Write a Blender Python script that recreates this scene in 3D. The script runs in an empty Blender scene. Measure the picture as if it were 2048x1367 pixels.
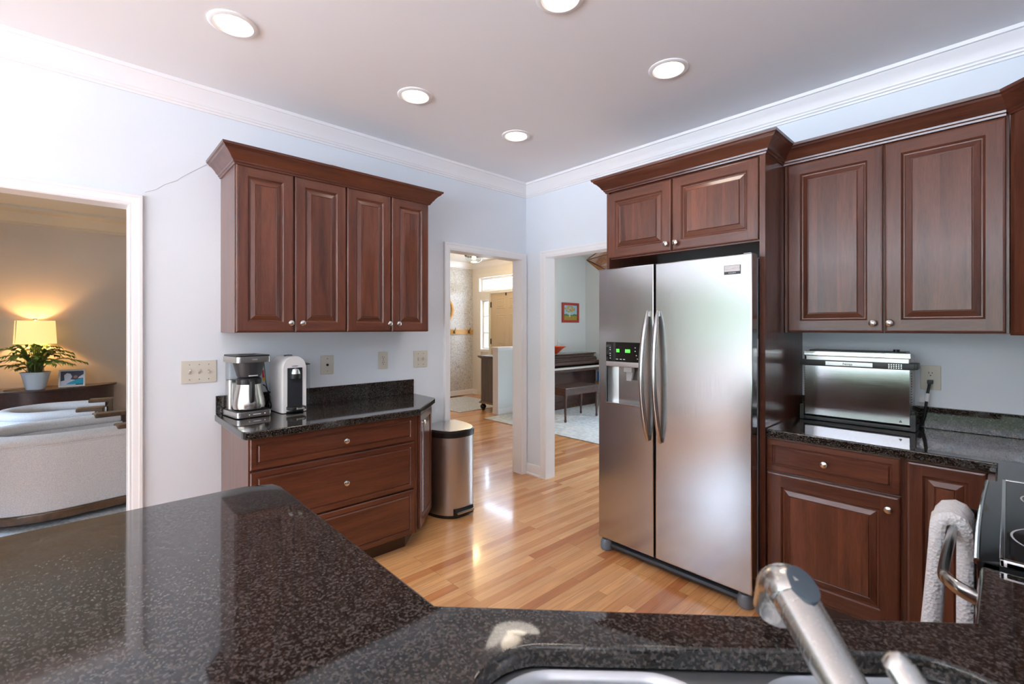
import bpy, bmesh, math, random
from math import sin, cos, pi, radians, sqrt
from mathutils import Matrix, Vector

random.seed(7)
S = bpy.context.scene
COL = S.collection

# ------------------------------------------------------------------ camera
cd = bpy.data.cameras.new('camera')
cam = bpy.data.objects.new('camera', cd)
COL.objects.link(cam)
cam.location = (3.164, -3.148, 1.39)
cam.rotation_euler = (pi / 2, 0, radians(46.903))
cd.sensor_width = 36.0
cd.lens = 36.0 * 927.63 / 2048
cd.shift_y = -27.9 / 2048
cd.clip_start = 0.02
cd.dof.use_dof = True
cd.dof.focus_distance = 2.6
cd.dof.aperture_fstop = 5.0
S.camera = cam
S.view_settings.view_transform = 'Standard'
S.view_settings.look = 'None'
S.view_settings.gamma = 1
S.view_settings.exposure = 0.56
try:
    S.view_settings.use_curve_mapping = False
except Exception:
    pass
S.cycles.max_bounces = 10
S.cycles.diffuse_bounces = 6
S.cycles.sample_clamp_indirect = 6.0

# ------------------------------------------------------------------ world (daylight sky over a garden)
W = bpy.data.worlds.new('world')
S.world = W
W.use_nodes = True
wn = W.node_tree.nodes
wl = W.node_tree.links
wn.clear()
wo = wn.new('ShaderNodeOutputWorld')
wb = wn.new('ShaderNodeBackground')
wt = wn.new('ShaderNodeTexCoord')
wx = wn.new('ShaderNodeSeparateXYZ')
wr = wn.new('ShaderNodeValToRGB')
wmr = wn.new('ShaderNodeMapRange')
wmr.inputs[1].default_value = -0.5
wmr.inputs[2].default_value = 0.9
wl.new(wt.outputs['Generated'], wx.inputs[0])
wl.new(wx.outputs['Z'], wmr.inputs[0])
wl.new(wmr.outputs[0], wr.inputs[0])
e = wr.color_ramp.elements
# sunlit ground below, a belt of trees at the horizon, bright sky above
stops = ((0.0, (7.6, 8.8, 10.2)), (0.27, (7.2, 8.3, 9.7)), (0.325, (0.52, 0.68, 0.48)), (0.37, (0.52, 0.68, 0.50)), (0.49, (0.62, 0.80, 0.66)),
         (0.57, (7.5, 9.6, 12.2)), (1.0, (8.5, 11.0, 15.0)))
e[0].position, e[0].color = stops[0][0], (*stops[0][1], 1)
e[1].position, e[1].color = stops[-1][0], (*stops[-1][1], 1)
for p, c in stops[1:-1]:
    k = e.new(p)
    k.color = (*c, 1)
wl.new(wr.outputs[0], wb.inputs[0])
wb.inputs[1].default_value = 1.6
wl.new(wb.outputs[0], wo.inputs[0])


def portal(loc, rot, sx, sy):
    """light portal filling a window opening, so that the sky is sampled through it"""
    d = bpy.data.lights.new('window_portal', 'AREA')
    d.shape = 'RECTANGLE'
    d.size = sx
    d.size_y = sy
    d.cycles.is_portal = True
    o = bpy.data.objects.new('window_portal', d)
    o.location = loc
    o.rotation_euler = rot
    COL.objects.link(o)


# kitchen windows (behind the camera and on the right), dining room, living room and entry
portal((2.95, -9.98, 1.35), (pi / 2, 0, 0), 5.5, 2.3)
portal((5.98, -8.6, 1.35), (pi / 2, 0, pi / 2), 2.0, 2.1)
portal((1.1, 3.90, 1.35), (pi / 2, 0, pi), 1.8, 1.5)
portal((-2.4, -4.85, 1.4), (pi / 2, 0, 0), 0.8, 1.3)
portal((0.02, -7.19, 1.62), (pi / 2, 0, -pi / 2), 4.4, 1.35)
portal((-3.55, 2.96, 2.28), (pi / 2, 0, pi), 1.55, 0.28)
portal((-4.17, 2.96, 1.46), (pi / 2, 0, pi), 0.25, 1.0)


# ------------------------------------------------------------------ materials
def mat(name):
    m = bpy.data.materials.new(name)
    m.use_nodes = True
    nt = m.node_tree
    b = nt.nodes['Principled BSDF']
    return m, nt, b


def simple(name, col, rough=0.5, metal=0.0, spec=0.5, coat=0.0, emis=None, estr=0.0, bump=0.0, bscale=200):
    m, nt, b = mat(name)
    b.inputs['Base Color'].default_value = (*col, 1)
    b.inputs['Roughness'].default_value = rough
    b.inputs['Metallic'].default_value = metal
    b.inputs['Specular IOR Level'].default_value = spec
    b.inputs['Coat Weight'].default_value = coat
    b.inputs['Coat Roughness'].default_value = 0.1
    if emis:
        b.inputs['Emission Color'].default_value = (*emis, 1)
        b.inputs['Emission Strength'].default_value = estr
    tc = nt.nodes.new('ShaderNodeTexCoord')
    n = nt.nodes.new('ShaderNodeTexNoise')
    n.inputs['Scale'].default_value = bscale
    nt.links.new(tc.outputs['Object'], n.inputs['Vector'])
    if bump:
        bp = nt.nodes.new('ShaderNodeBump')
        bp.inputs['Strength'].default_value = bump
        bp.inputs['Distance'].default_value = 0.002
        nt.links.new(n.outputs['Fac'], bp.inputs['Height'])
        nt.links.new(bp.outputs[0], b.inputs['Normal'])
    else:   # faint roughness variation
        mr = nt.nodes.new('ShaderNodeMapRange')
        mr.inputs[3].default_value = max(0.0, rough - 0.02)
        mr.inputs[4].default_value = min(1.0, rough + 0.02)
        nt.links.new(n.outputs['Fac'], mr.inputs[0])
        nt.links.new(mr.outputs[0], b.inputs['Roughness'])
    return m


def N(nt, t, **kw):
    n = nt.nodes.new(t)
    for k, v in kw.items():
        setattr(n, k, v)
    return n


def wood(name, c0, c1, grain='z', stave=0.0, rough=0.3, coat=0.4, var=0.25):
    m, nt, b = mat(name)
    L = nt.links.new
    tc = N(nt, 'ShaderNodeTexCoord')
    oi = N(nt, 'ShaderNodeObjectInfo')
    off = N(nt, 'ShaderNodeVectorMath', operation='MULTIPLY')
    cx = N(nt, 'ShaderNodeCombineXYZ')
    for i in range(3):
        L(oi.outputs['Random'], cx.inputs[i])
    off.inputs[1].default_value = (13.1, 7.7, 19.3)
    L(cx.outputs[0], off.inputs[0])
    add = N(nt, 'ShaderNodeVectorMath', operation='ADD')
    L(tc.outputs['Object'], add.inputs[0])
    L(off.outputs[0], add.inputs[1])
    vec = add.outputs[0]
    if stave:
        sx = N(nt, 'ShaderNodeSeparateXYZ')
        L(tc.outputs['Object'], sx.inputs[0])
        sn = N(nt, 'ShaderNodeMath', operation='SNAP')
        ad = N(nt, 'ShaderNodeMath', operation='MULTIPLY_ADD')
        L(oi.outputs['Random'], ad.inputs[0])
        ad.inputs[1].default_value = 3.0
        L(sx.outputs['X' if grain == 'z' else 'Z'], ad.inputs[2])
        L(ad.outputs[0], sn.inputs[0])
        sn.inputs[1].default_value = stave
        wnz = N(nt, 'ShaderNodeTexWhiteNoise', noise_dimensions='1D')
        L(sn.outputs[0], wnz.inputs['W'])
        v2 = N(nt, 'ShaderNodeVectorMath', operation='MULTIPLY_ADD')
        L(wnz.outputs['Color'], v2.inputs[0])
        v2.inputs[1].default_value = (5, 5, 5)
        L(vec, v2.inputs[2])
        vec = v2.outputs[0]
    mp = N(nt, 'ShaderNodeMapping')
    mp.inputs['Scale'].default_value = {'z': (9, 9, 0.9), 'x': (0.9, 9, 9), 'y': (9, 0.9, 9)}[grain]
    L(vec, mp.inputs['Vector'])
    n1 = N(nt, 'ShaderNodeTexNoise')
    n1.inputs['Scale'].default_value = 1.6
    n1.inputs['Detail'].default_value = 6
    n1.inputs['Roughness'].default_value = 0.6
    n1.inputs['Distortion'].default_value = 1.2
    L(mp.outputs[0], n1.inputs['Vector'])
    n2 = N(nt, 'ShaderNodeTexNoise')
    n2.inputs['Scale'].default_value = 22
    n2.inputs['Detail'].default_value = 3
    L(mp.outputs[0], n2.inputs['Vector'])
    mx = N(nt, 'ShaderNodeMath', operation='MULTIPLY_ADD')
    L(n2.outputs['Fac'], mx.inputs[0])
    mx.inputs[1].default_value = 0.35
    L(n1.outputs['Fac'], mx.inputs[2])
    rp = N(nt, 'ShaderNodeValToRGB')
    rp.color_ramp.elements[0].position = 0.42
    rp.color_ramp.elements[0].color = (*c0, 1)
    rp.color_ramp.elements[1].position = 0.88
    rp.color_ramp.elements[1].color = (*c1, 1)
    L(mx.outputs[0], rp.inputs[0])
    col = rp.outputs[0]
    if stave:
        hs = N(nt, 'ShaderNodeHueSaturation')
        mr = N(nt, 'ShaderNodeMapRange')
        mr.inputs[3].default_value = 1 - var
        mr.inputs[4].default_value = 1 + var
        L(wnz.outputs['Value'], mr.inputs[0])
        L(mr.outputs[0], hs.inputs['Value'])
        L(col, hs.inputs['Color'])
        col = hs.outputs[0]
    L(col, b.inputs['Base Color'])
    b.inputs['Roughness'].default_value = rough
    b.inputs['Coat Weight'].default_value = coat
    b.inputs['Coat Roughness'].default_value = 0.12
    return m


CH0, CH1 = (0.062, 0.0175, 0.0095), (0.165, 0.052, 0.027)
cherry = [wood('cherry_upright_grain', CH0, CH1, 'z'),
          wood('cherry_level_grain', CH0, CH1, 'x'),
          wood('cherry_glued_staves', CH0, (0.185, 0.060, 0.031), 'z', stave=0.085),
          wood('cherry_drawer_staves', CH0, CH1, 'x', stave=0.11, var=0.08)]
cherry_dark = wood('cherry_crown', (0.050, 0.014, 0.008), (0.135, 0.040, 0.021), 'x')
toe_mat = wood('toe_kick_wood', (0.025, 0.008, 0.004), (0.06, 0.02, 0.010), 'x')
walnut = wood('walnut_chair_trim', (0.06, 0.032, 0.016), (0.16, 0.09, 0.045), 'x')
mahog = wood('mahogany', (0.022, 0.008, 0.006), (0.075, 0.024, 0.015), 'x', coat=0.6)
mahog_z = wood('mahogany_upright', (0.022, 0.008, 0.006), (0.075, 0.024, 0.015), 'z', coat=0.6)
gray_wood = wood('grey_brown_painted_wood', (0.10, 0.085, 0.072), (0.17, 0.145, 0.125), 'z', rough=0.5, coat=0)
honey = wood('honey_oak', (0.50, 0.24, 0.045), (0.68, 0.37, 0.09), 'y', rough=0.4)
olive = wood('olive_wood_board', (0.22, 0.10, 0.04), (0.52, 0.29, 0.14), 'y', rough=0.45, coat=0)
lath = wood('lath_wood', (0.20, 0.08, 0.025), (0.44, 0.20, 0.07), 'z', rough=0.5)


def granite():
    m, nt, b = mat('dark_brown_granite')
    L = nt.links.new
    tc = N(nt, 'ShaderNodeTexCoord')
    n = N(nt, 'ShaderNodeTexNoise')
    n.inputs['Scale'].default_value = 190
    n.inputs['Detail'].default_value = 4
    n.inputs['Roughness'].default_value = 0.7
    L(tc.outputs['Object'], n.inputs['Vector'])
    rp = N(nt, 'ShaderNodeValToRGB')
    el = rp.color_ramp.elements
    el[0].position = 0.36
    el[0].color = (0.006, 0.006, 0.006, 1)
    el[1].position = 0.74
    el[1].color = (0.10, 0.088, 0.082, 1)
    for p, c in ((0.44, (0.010, 0.009, 0.008, 1)), (0.50, (0.026, 0.021, 0.018, 1)), (0.56, (0.046, 0.038, 0.033, 1)), (0.63, (0.07, 0.06, 0.053, 1))):
        k = el.new(p)
        k.color = c
    v = N(nt, 'ShaderNodeTexVoronoi')
    v.inputs['Scale'].default_value = 210
    L(tc.outputs['Object'], v.inputs['Vector'])
    sx = N(nt, 'ShaderNodeSeparateColor')
    L(v.outputs['Color'], sx.inputs[0])
    gr = N(nt, 'ShaderNodeMath', operation='MULTIPLY_ADD')
    gr.inputs[1].default_value = 0.26
    L(sx.outputs[1], gr.inputs[0])
    L(n.outputs['Fac'], gr.inputs[2])
    g2 = N(nt, 'ShaderNodeMath', operation='SUBTRACT')
    g2.inputs[1].default_value = 0.13
    L(gr.outputs[0], g2.inputs[0])
    L(g2.outputs[0], rp.inputs[0])
    mr = N(nt, 'ShaderNodeMapRange')
    mr.inputs[1].default_value = 0.95
    mr.inputs[2].default_value = 1.0
    L(sx.outputs[0], mr.inputs[0])
    mix = N(nt, 'ShaderNodeMix', data_type='RGBA')
    L(mr.outputs[0], mix.inputs[0])
    L(rp.outputs[0], mix.inputs[6])
    mix.inputs[7].default_value = (0.08, 0.07, 0.066, 1)
    L(mix.outputs[2], b.inputs['Base Color'])
    b.inputs['Roughness'].default_value = 0.05
    b.inputs['Specular IOR Level'].default_value = 0.85
    return m


GRANITE = granite()


def oak_floor():
    m, nt, b = mat('oak_strip_floor')
    L = nt.links.new
    tc = N(nt, 'ShaderNodeTexCoord')
    mp = N(nt, 'ShaderNodeMapping')
    mp.inputs['Rotation'].default_value = (0, 0, -pi / 2)
    L(tc.outputs['Object'], mp.inputs['Vector'])
    br = N(nt, 'ShaderNodeTexBrick')
    br.offset = 0.37
    br.offset_frequency = 3
    br.inputs['Color1'].default_value = (0, 0, 0, 1)
    br.inputs['Color2'].default_value = (1, 1, 1, 1)
    br.inputs['Mortar'].default_value = (0.5, 0.5, 0.5, 1)
    br.inputs['Scale'].default_value = 1
    br.inputs['Mortar Size'].default_value = 0.0007
    br.inputs['Mortar Smooth'].default_value = 0.2
    br.inputs['Brick Width'].default_value = 0.83
    br.inputs['Row Height'].default_value = 0.058
    L(mp.outputs[0], br.inputs['Vector'])
    rp = N(nt, 'ShaderNodeValToRGB')
    el = rp.color_ramp.elements
    el[0].position = 0.0
    el[0].color = (0.46, 0.165, 0.058, 1)
    el[1].position = 1.0
    el[1].color = (0.74, 0.39, 0.17, 1)
    for p, c in ((0.22, (0.56, 0.24, 0.09, 1)), (0.55, (0.64, 0.315, 0.125, 1))):
        k = el.new(p)
        k.color = c
    L(br.outputs['Color'], rp.inputs[0])
    # grain, shifted per board
    vm = N(nt, 'ShaderNodeVectorMath', operation='MULTIPLY_ADD')
    L(br.outputs['Color'], vm.inputs[0])
    vm.inputs[1].default_value = (7, 9, 11)
    L(tc.outputs['Object'], vm.inputs[2])
    m2 = N(nt, 'ShaderNodeMapping')
    m2.inputs['Scale'].default_value = (24, 1.7, 24)
    L(vm.outputs[0], m2.inputs['Vector'])
    n = N(nt, 'ShaderNodeTexNoise')
    n.inputs['Scale'].default_value = 1.3
    n.inputs['Detail'].default_value = 5
    n.inputs['Distortion'].default_value = 1.6
    L(m2.outputs[0], n.inputs['Vector'])
    mr = N(nt, 'ShaderNodeMapRange')
    mr.inputs[1].default_value = 0.3
    mr.inputs[2].default_value = 0.7
    mr.inputs[3].default_value = 0.80
    mr.inputs[4].default_value = 1.10
    L(n.outputs['Fac'], mr.inputs[0])
    mu = N(nt, 'ShaderNodeMix', data_type='RGBA', blend_type='MULTIPLY')
    mu.inputs[0].default_value = 1
    L(rp.outputs[0], mu.inputs[6])
    L(mr.outputs[0], mu.inputs[7])
    m3 = N(nt, 'ShaderNodeMix', data_type='RGBA')
    L(br.outputs['Fac'], m3.inputs[0])
    L(mu.outputs[2], m3.inputs[6])
    m3.inputs[7].default_value = (0.20, 0.09, 0.04, 1)
    L(m3.outputs[2], b.inputs['Base Color'])
    b.inputs['Roughness'].default_value = 0.24
    b.inputs['Coat Weight'].default_value = 0.2
    b.inputs['Coat Roughness'].default_value = 0.08
    bp = N(nt, 'ShaderNodeBump')
    bp.inputs['Strength'].default_value = 0.25
    bp.inputs['Distance'].default_value = 0.001
    n5 = N(nt, 'ShaderNodeTexNoise')
    n5.inputs['Scale'].default_value = 5
    L(tc.outputs['Object'], n5.inputs['Vector'])
    L(n5.outputs['Fac'], bp.inputs['Height'])
    L(bp.outputs[0], b.inputs['Normal'])
    L(bp.outputs[0], b.inputs['Coat Normal'])
    return m


def steel(name, col=(0.56, 0.56, 0.57), rough=0.25, aniso=0.0, wav=0.0, axis='z'):
    m, nt, b = mat(name)
    L = nt.links.new
    b.inputs['Base Color'].default_value = (*col, 1)
    b.inputs['Metallic'].default_value = 1
    b.inputs['Roughness'].default_value = rough
    tc = N(nt, 'ShaderNodeTexCoord')
    mp = N(nt, 'ShaderNodeMapping')
    mp.inputs['Scale'].default_value = {'z': (400, 400, 6), 'x': (6, 400, 400)}[axis]
    L(tc.outputs['Object'], mp.inputs['Vector'])
    n = N(nt, 'ShaderNodeTexNoise')
    n.inputs['Scale'].default_value = 1
    L(mp.outputs[0], n.inputs['Vector'])
    mr = N(nt, 'ShaderNodeMapRange')
    mr.inputs[3].default_value = rough - 0.05
    mr.inputs[4].default_value = rough + 0.05
    L(n.outputs['Fac'], mr.inputs[0])
    L(mr.outputs[0], b.inputs['Roughness'])
    if aniso:
        b.inputs['Anisotropic'].default_value = aniso
        tg = N(nt, 'ShaderNodeTangent', direction_type='RADIAL', axis='Z')
        L(tg.outputs[0], b.inputs['Tangent'])
    if wav:
        w = N(nt, 'ShaderNodeTexNoise')
        w.inputs['Scale'].default_value = 2.2
        w.inputs['Detail'].default_value = 0
        L(tc.outputs['Object'], w.inputs['Vector'])
        bp = N(nt, 'ShaderNodeBump')
        bp.inputs['Strength'].default_value = wav
        bp.inputs['Distance'].default_value = 0.02
        L(w.outputs['Fac'], bp.inputs['Height'])
        L(bp.outputs[0], b.inputs['Normal'])
    return m


def glass_pane(name, tint=(1, 1, 1), gloss=0.08):
    m, nt, b = mat(name)
    nt.nodes.remove(b)
    L = nt.links.new
    out = nt.nodes['Material Output']
    t = N(nt, 'ShaderNodeBsdfTransparent')
    t.inputs[0].default_value = (*tint, 1)
    g = N(nt, 'ShaderNodeBsdfGlossy')
    g.inputs['Roughness'].default_value = 0.02
    lw = N(nt, 'ShaderNodeLayerWeight')
    pw_ = N(nt, 'ShaderNodeMath', operation='POWER')
    pw_.inputs[1].default_value = 5.0
    L(lw.outputs['Facing'], pw_.inputs[0])
    fr = N(nt, 'ShaderNodeMath', operation='MULTIPLY_ADD')
    fr.inputs[1].default_value = 0.9
    fr.inputs[2].default_value = 0.03
    L(pw_.outputs[0], fr.inputs[0])
    mx = N(nt, 'ShaderNodeMixShader')
    L(fr.outputs[0], mx.inputs[0])
    L(t.outputs[0], mx.inputs[1])
    L(g.outputs[0], mx.inputs[2])
    L(mx.outputs[0], out.inputs[0])
    return m


def wallpaper():
    m, nt, b = mat('grey_patterned_wallpaper')
    L = nt.links.new
    tc = N(nt, 'ShaderNodeTexCoord')
    n = N(nt, 'ShaderNodeTexNoise')
    n.inputs['Scale'].default_value = 13
    n.inputs['Detail'].default_value = 3
    n.inputs['Distortion'].default_value = 3.5
    L(tc.outputs['Object'], n.inputs['Vector'])
    rp = N(nt, 'ShaderNodeValToRGB')
    el = rp.color_ramp.elements
    el[0].position = 0.44
    el[0].color = (0.70, 0.68, 0.65, 1)
    el[1].position = 0.56
    el[1].color = (0.70, 0.68, 0.65, 1)
    k = el.new(0.50)
    k.color = (0.30, 0.28, 0.26, 1)
    L(n.outputs['Fac'], rp.inputs[0])
    L(rp.outputs[0], b.inputs['Base Color'])
    b.inputs['Roughness'].default_value = 0.5
    return m


def fabric(name, c0, c1, scale=260, bump=0.3):
    m, nt, b = mat(name)
    L = nt.links.new
    tc = N(nt, 'ShaderNodeTexCoord')
    n = N(nt, 'ShaderNodeTexNoise')
    n.inputs['Scale'].default_value = scale
    n.inputs['Detail'].default_value = 4
    L(tc.outputs['Object'], n.inputs['Vector'])
    rp = N(nt, 'ShaderNodeValToRGB')
    rp.color_ramp.elements[0].position = 0.35
    rp.color_ramp.elements[0].color = (*c0, 1)
    rp.color_ramp.elements[1].position = 0.65
    rp.color_ramp.elements[1].color = (*c1, 1)
    L(n.outputs['Fac'], rp.inputs[0])
    L(rp.outputs[0], b.inputs['Base Color'])
    b.inputs['Roughness'].default_value = 0.9
    b.inputs['Specular IOR Level'].default_value = 0.15
    bp = N(nt, 'ShaderNodeBump')
    bp.inputs['Strength'].default_value = bump
    bp.inputs['Distance'].default_value = 0.003
    L(n.outputs['Fac'], bp.inputs['Height'])
    L(bp.outputs[0], b.inputs['Normal'])
    return m


def waffle():
    m, nt, b = mat('white_waffle_cloth')
    L = nt.links.new
    b.inputs['Base Color'].default_value = (0.94, 0.94, 0.95, 1)
    b.inputs['Roughness'].default_value = 0.95
    tc = N(nt, 'ShaderNodeTexCoord')
    v = N(nt, 'ShaderNodeTexVoronoi')
    v.inputs['Scale'].default_value = 130
    L(tc.outputs['Object'], v.inputs['Vector'])
    bp = N(nt, 'ShaderNodeBump')
    bp.inputs['Strength'].default_value = 0.9
    bp.inputs['Distance'].default_value = 0.004
    L(v.outputs['Distance'], bp.inputs['Height'])
    L(bp.outputs[0], b.inputs['Normal'])
    return m


FLOOR = oak_floor()
WALL = simple('cool_white_wall_paint', (0.775, 0.83, 0.885), 0.6, spec=0.3, bump=0.05, bscale=300)
CEIL = simple('flat_white_ceiling_paint', (0.86, 0.885, 0.92), 0.9, spec=0.1)
TRIM = simple('white_semi_gloss_trim', (0.86, 0.86, 0.87), 0.35)
BEIGE = simple('beige_wall_paint', (0.62, 0.54, 0.45), 0.7, spec=0.2, bump=0.08, bscale=90)
CREAM = simple('cream_wall_paint', (0.80, 0.76, 0.69), 0.6, spec=0.2)
CREAM_C = simple('tan_ceiling_paint', (0.60, 0.52, 0.40), 0.8, spec=0.2)
MINT = simple('pale_green_grey_wall_paint', (0.74, 0.77, 0.75), 0.6, spec=0.2)
PAPER = wallpaper()
ALMOND = simple('almond_plastic', (0.66, 0.63, 0.55), 0.35)
BLACKP = simple('black_plastic', (0.012, 0.012, 0.013), 0.35)
BLACKG = simple('black_gloss', (0.008, 0.008, 0.009), 0.05, spec=0.6)
DARKP = simple('charcoal_plastic', (0.035, 0.036, 0.040), 0.4)
DARKPANEL = simple('dark_espresso_front', (0.028, 0.033, 0.040), 0.3)
WHITEP = simple('white_plastic', (0.85, 0.85, 0.84), 0.15)
RUBBER = simple('black_rubber', (0.01, 0.01, 0.01), 0.6)
NICKEL = steel('satin_nickel', (0.72, 0.70, 0.66), 0.22)
FRIDGE = steel('brushed_fridge_steel', (0.50, 0.50, 0.50), 0.20, aniso=0.5, wav=0.25)
STEELB = steel('brushed_steel', (0.58, 0.57, 0.56), 0.25, axis='x')
CHROME = steel('polished_chrome', (0.70, 0.70, 0.70), 0.08)
SINKM = steel('sink_steel', (0.62, 0.64, 0.66), 0.32)
FAUCET = steel('brushed_nickel_faucet', (0.66, 0.65, 0.62), 0.26)
GREYM = simple('grey_fridge_cabinet', (0.10, 0.10, 0.105), 0.45)
GREYL = simple('light_grey_plastic', (0.38, 0.39, 0.40), 0.4)
GLASS = glass_pane('clear_window_glass', (0.97, 0.98, 0.99))
TANK = glass_pane('clear_tank_plastic', (0.86, 0.89, 0.90))
CHAIRF = fabric('cream_boucle_fabric', (0.58, 0.58, 0.585), (0.76, 0.76, 0.765), 240, 0.5)
CARPET = fabric('pale_grey_carpet', (0.50, 0.51, 0.50), (0.70, 0.71, 0.69), 18, 0.5)
RUGM = fabric('grey_woven_rug', (0.38, 0.38, 0.36), (0.60, 0.60, 0.57), 45, 0.5)
WAFFLE = waffle()
DOORM = simple('tan_door_paint', (0.62, 0.50, 0.34), 0.4)
BLACKM = simple('black_iron', (0.015, 0.014, 0.013), 0.45)


def emit(name, col, s):
    m, nt, b = mat(name)
    b.inputs['Base Color'].default_value = (0, 0, 0, 1)
    b.inputs['Emission Color'].default_value = (*col, 1)
    b.inputs['Emission Strength'].default_value = s
    return m


BULB = emit('warm_lamp_lens', (1.0, 0.84, 0.66), 4.5)
GREEN = emit('green_display_light', (0.10, 1.0, 0.08), 1.2)
WHITEI = simple('white_print', (0.75, 0.75, 0.75), 0.5)


# ------------------------------------------------------------------ mesh builder
class MB:
    def __init__(self):
        self.bm = bmesh.new()
        self.M = Matrix.Identity(4)
        self.mi = 0

    def _add(self, tmp, mi=None):
        tmp.transform(self.M)
        me = bpy.data.meshes.new('tmp')
        for f in tmp.faces:
            f.material_index = self.mi if mi is None else mi
        tmp.to_mesh(me)
        tmp.free()
        self.bm.from_mesh(me)
        bpy.data.meshes.remove(me)

    def faces(self, verts, faces, mi=None, mids=None):
        vs = [self.bm.verts.new(self.M @ Vector(v)) for v in verts]
        for i, f in enumerate(faces):
            try:
                fc = self.bm.faces.new([vs[k] for k in f])
                fc.material_index = mids[i] if mids else (self.mi if mi is None else mi)
            except ValueError:
                pass

    def box(self, x0, x1, y0, y1, z0, z1, bev=0.0, seg=2, mi=None):
        t = bmesh.new()
        bmesh.ops.create_cube(t, size=1)
        for v in t.verts:
            v.co = Vector((x0 if v.co.x < 0 else x1, y0 if v.co.y < 0 else y1, z0 if v.co.z < 0 else z1))
        if bev:
            bmesh.ops.bevel(t, geom=list(t.edges), offset=bev, segments=seg, profile=0.5, affect='EDGES')
        self._add(t, mi)

    def prism(self, poly, z0, z1, bev=0.0, seg=2, mi=None, vbev=0.0):
        t = bmesh.new()
        a = [t.verts.new((p[0], p[1], z0)) for p in poly]
        c = [t.verts.new((p[0], p[1], z1)) for p in poly]
        n = len(poly)
        t.faces.new(a[::-1])
        t.faces.new(c)
        for i in range(n):
            j = (i + 1) % n
            t.faces.new([a[i], a[j], c[j], c[i]])
        bmesh.ops.recalc_face_normals(t, faces=list(t.faces))
        if bev:
            ed = [x for x in t.edges if abs(x.verts[0].co.z - x.verts[1].co.z) < 1e-6]
            bmesh.ops.bevel(t, geom=ed, offset=bev, segments=seg, profile=0.5, affect='EDGES')
        self._add(t, mi)

    def lathe(self, prof, n=24, c=(0, 0, 0), axis='z', cap=True, mi=None, sx=1, sy=1):
        vs, fs = [], []
        for r, h in prof:
            for k in range(n):
                a = 2 * pi * k / n
                p = (r * cos(a) * sx, r * sin(a) * sy, h)
                if axis == '-y':
                    p = (p[0], -p[2], p[1])
                elif axis == 'x':
                    p = (p[2], p[0], p[1])
                vs.append((c[0] + p[0], c[1] + p[1], c[2] + p[2]))
        for i in range(len(prof) - 1):
            for k in range(n):
                k2 = (k + 1) % n
                fs.append([i * n + k, i * n + k2, (i + 1) * n + k2, (i + 1) * n + k])
        if cap:
            if prof[0][0] > 1e-6:
                fs.append(list(range(n))[::-1])
            if prof[-1][0] > 1e-6:
                fs.append([(len(prof) - 1) * n + k for k in range(n)])
        self.faces(vs, fs, mi)

    def tube(self, pts, r, n=10, closed=False, mi=None, ry=None, up=None, cap=True):
        P = [Vector(p) for p in pts]
        m = len(P)
        rs = r if isinstance(r, (list, tuple)) else [r] * m
        rys = (ry if isinstance(ry, (list, tuple)) else [ry] * m) if ry is not None else rs
        vs, fs = [], []
        prev = None
        for i in range(m):
            if closed:
                d = P[(i + 1) % m] - P[i - 1]
            else:
                d = P[min(i + 1, m - 1)] - P[max(i - 1, 0)]
            d.normalize()
            if up is not None:
                u = Vector(up)
                u = (u - d * u.dot(d)).normalized()
            elif prev is None:
                u = Vector((0, 0, 1)) if abs(d.z) < 0.9 else Vector((1, 0, 0))
                u = (u - d * u.dot(d)).normalized()
            else:
                u = (prev - d * prev.dot(d)).normalized()
            prev = u
            w = d.cross(u)
            for k in range(n):
                a = 2 * pi * k / n
                vs.append(P[i] + w * (cos(a) * rs[i]) + u * (sin(a) * rys[i]))
        rng = m if closed else m - 1
        for i in range(rng):
            i2 = (i + 1) % m
            for k in range(n):
                k2 = (k + 1) % n
                fs.append([i * n + k, i * n + k2, i2 * n + k2, i2 * n + k])
        if not closed and cap:
            fs.append(list(range(n))[::-1])
            fs.append([(m - 1) * n + k for k in range(n)])
        self.faces(vs, fs, mi)

    def sweep(self, path, prof, f=lambda a, b, h: (a, b, h), closed=False, side=1, mi=None, cap=True):
        """sweep a profile of (offset, height) along a plane path with mitred corners"""
        n = len(path)
        vs, fs = [], []
        P = [Vector((p[0], p[1])) for p in path]

        def nrm(a, b):
            d = (b - a).normalized()
            return Vector((d.y, -d.x)) * side
        for i in range(n):
            if closed:
                n1, n2 = nrm(P[i - 1], P[i]), nrm(P[i], P[(i + 1) % n])
            else:
                n1 = nrm(P[i - 1], P[i]) if i else nrm(P[0], P[1])
                n2 = nrm(P[i], P[i + 1]) if i < n - 1 else n1
            b = (n1 + n2)
            b = b / max(1e-6, b.dot(n1))
            for o, h in prof:
                q = P[i] + b * o
                vs.append(f(q.x, q.y, h))
        k = len(prof)
        rng = n if closed else n - 1
        for i in range(rng):
            i2 = (i + 1) % n
            for j in range(k):
                j2 = (j + 1) % k
                fs.append([i * k + j, i * k + j2, i2 * k + j2, i2 * k + j])
        if not closed and cap:
            fs.append(list(range(k)))
            fs.append([(n - 1) * k + j for j in range(k)][::-1])
        self.faces(vs, fs, mi)

    def loft(self, loops, mi=None, cap0=False, cap1=False):
        n = len(loops[0])
        vs = [v for l in loops for v in l]
        fs = []
        for i in range(len(loops) - 1):
            for k in range(n):
                k2 = (k + 1) % n
                fs.append([i * n + k, i * n + k2, (i + 1) * n + k2, (i + 1) * n + k])
        if cap0:
            fs.append(list(range(n))[::-1])
        if cap1:
            fs.append([(len(loops) - 1) * n + k for k in range(n)])
        self.faces(vs, fs, mi)

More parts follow.
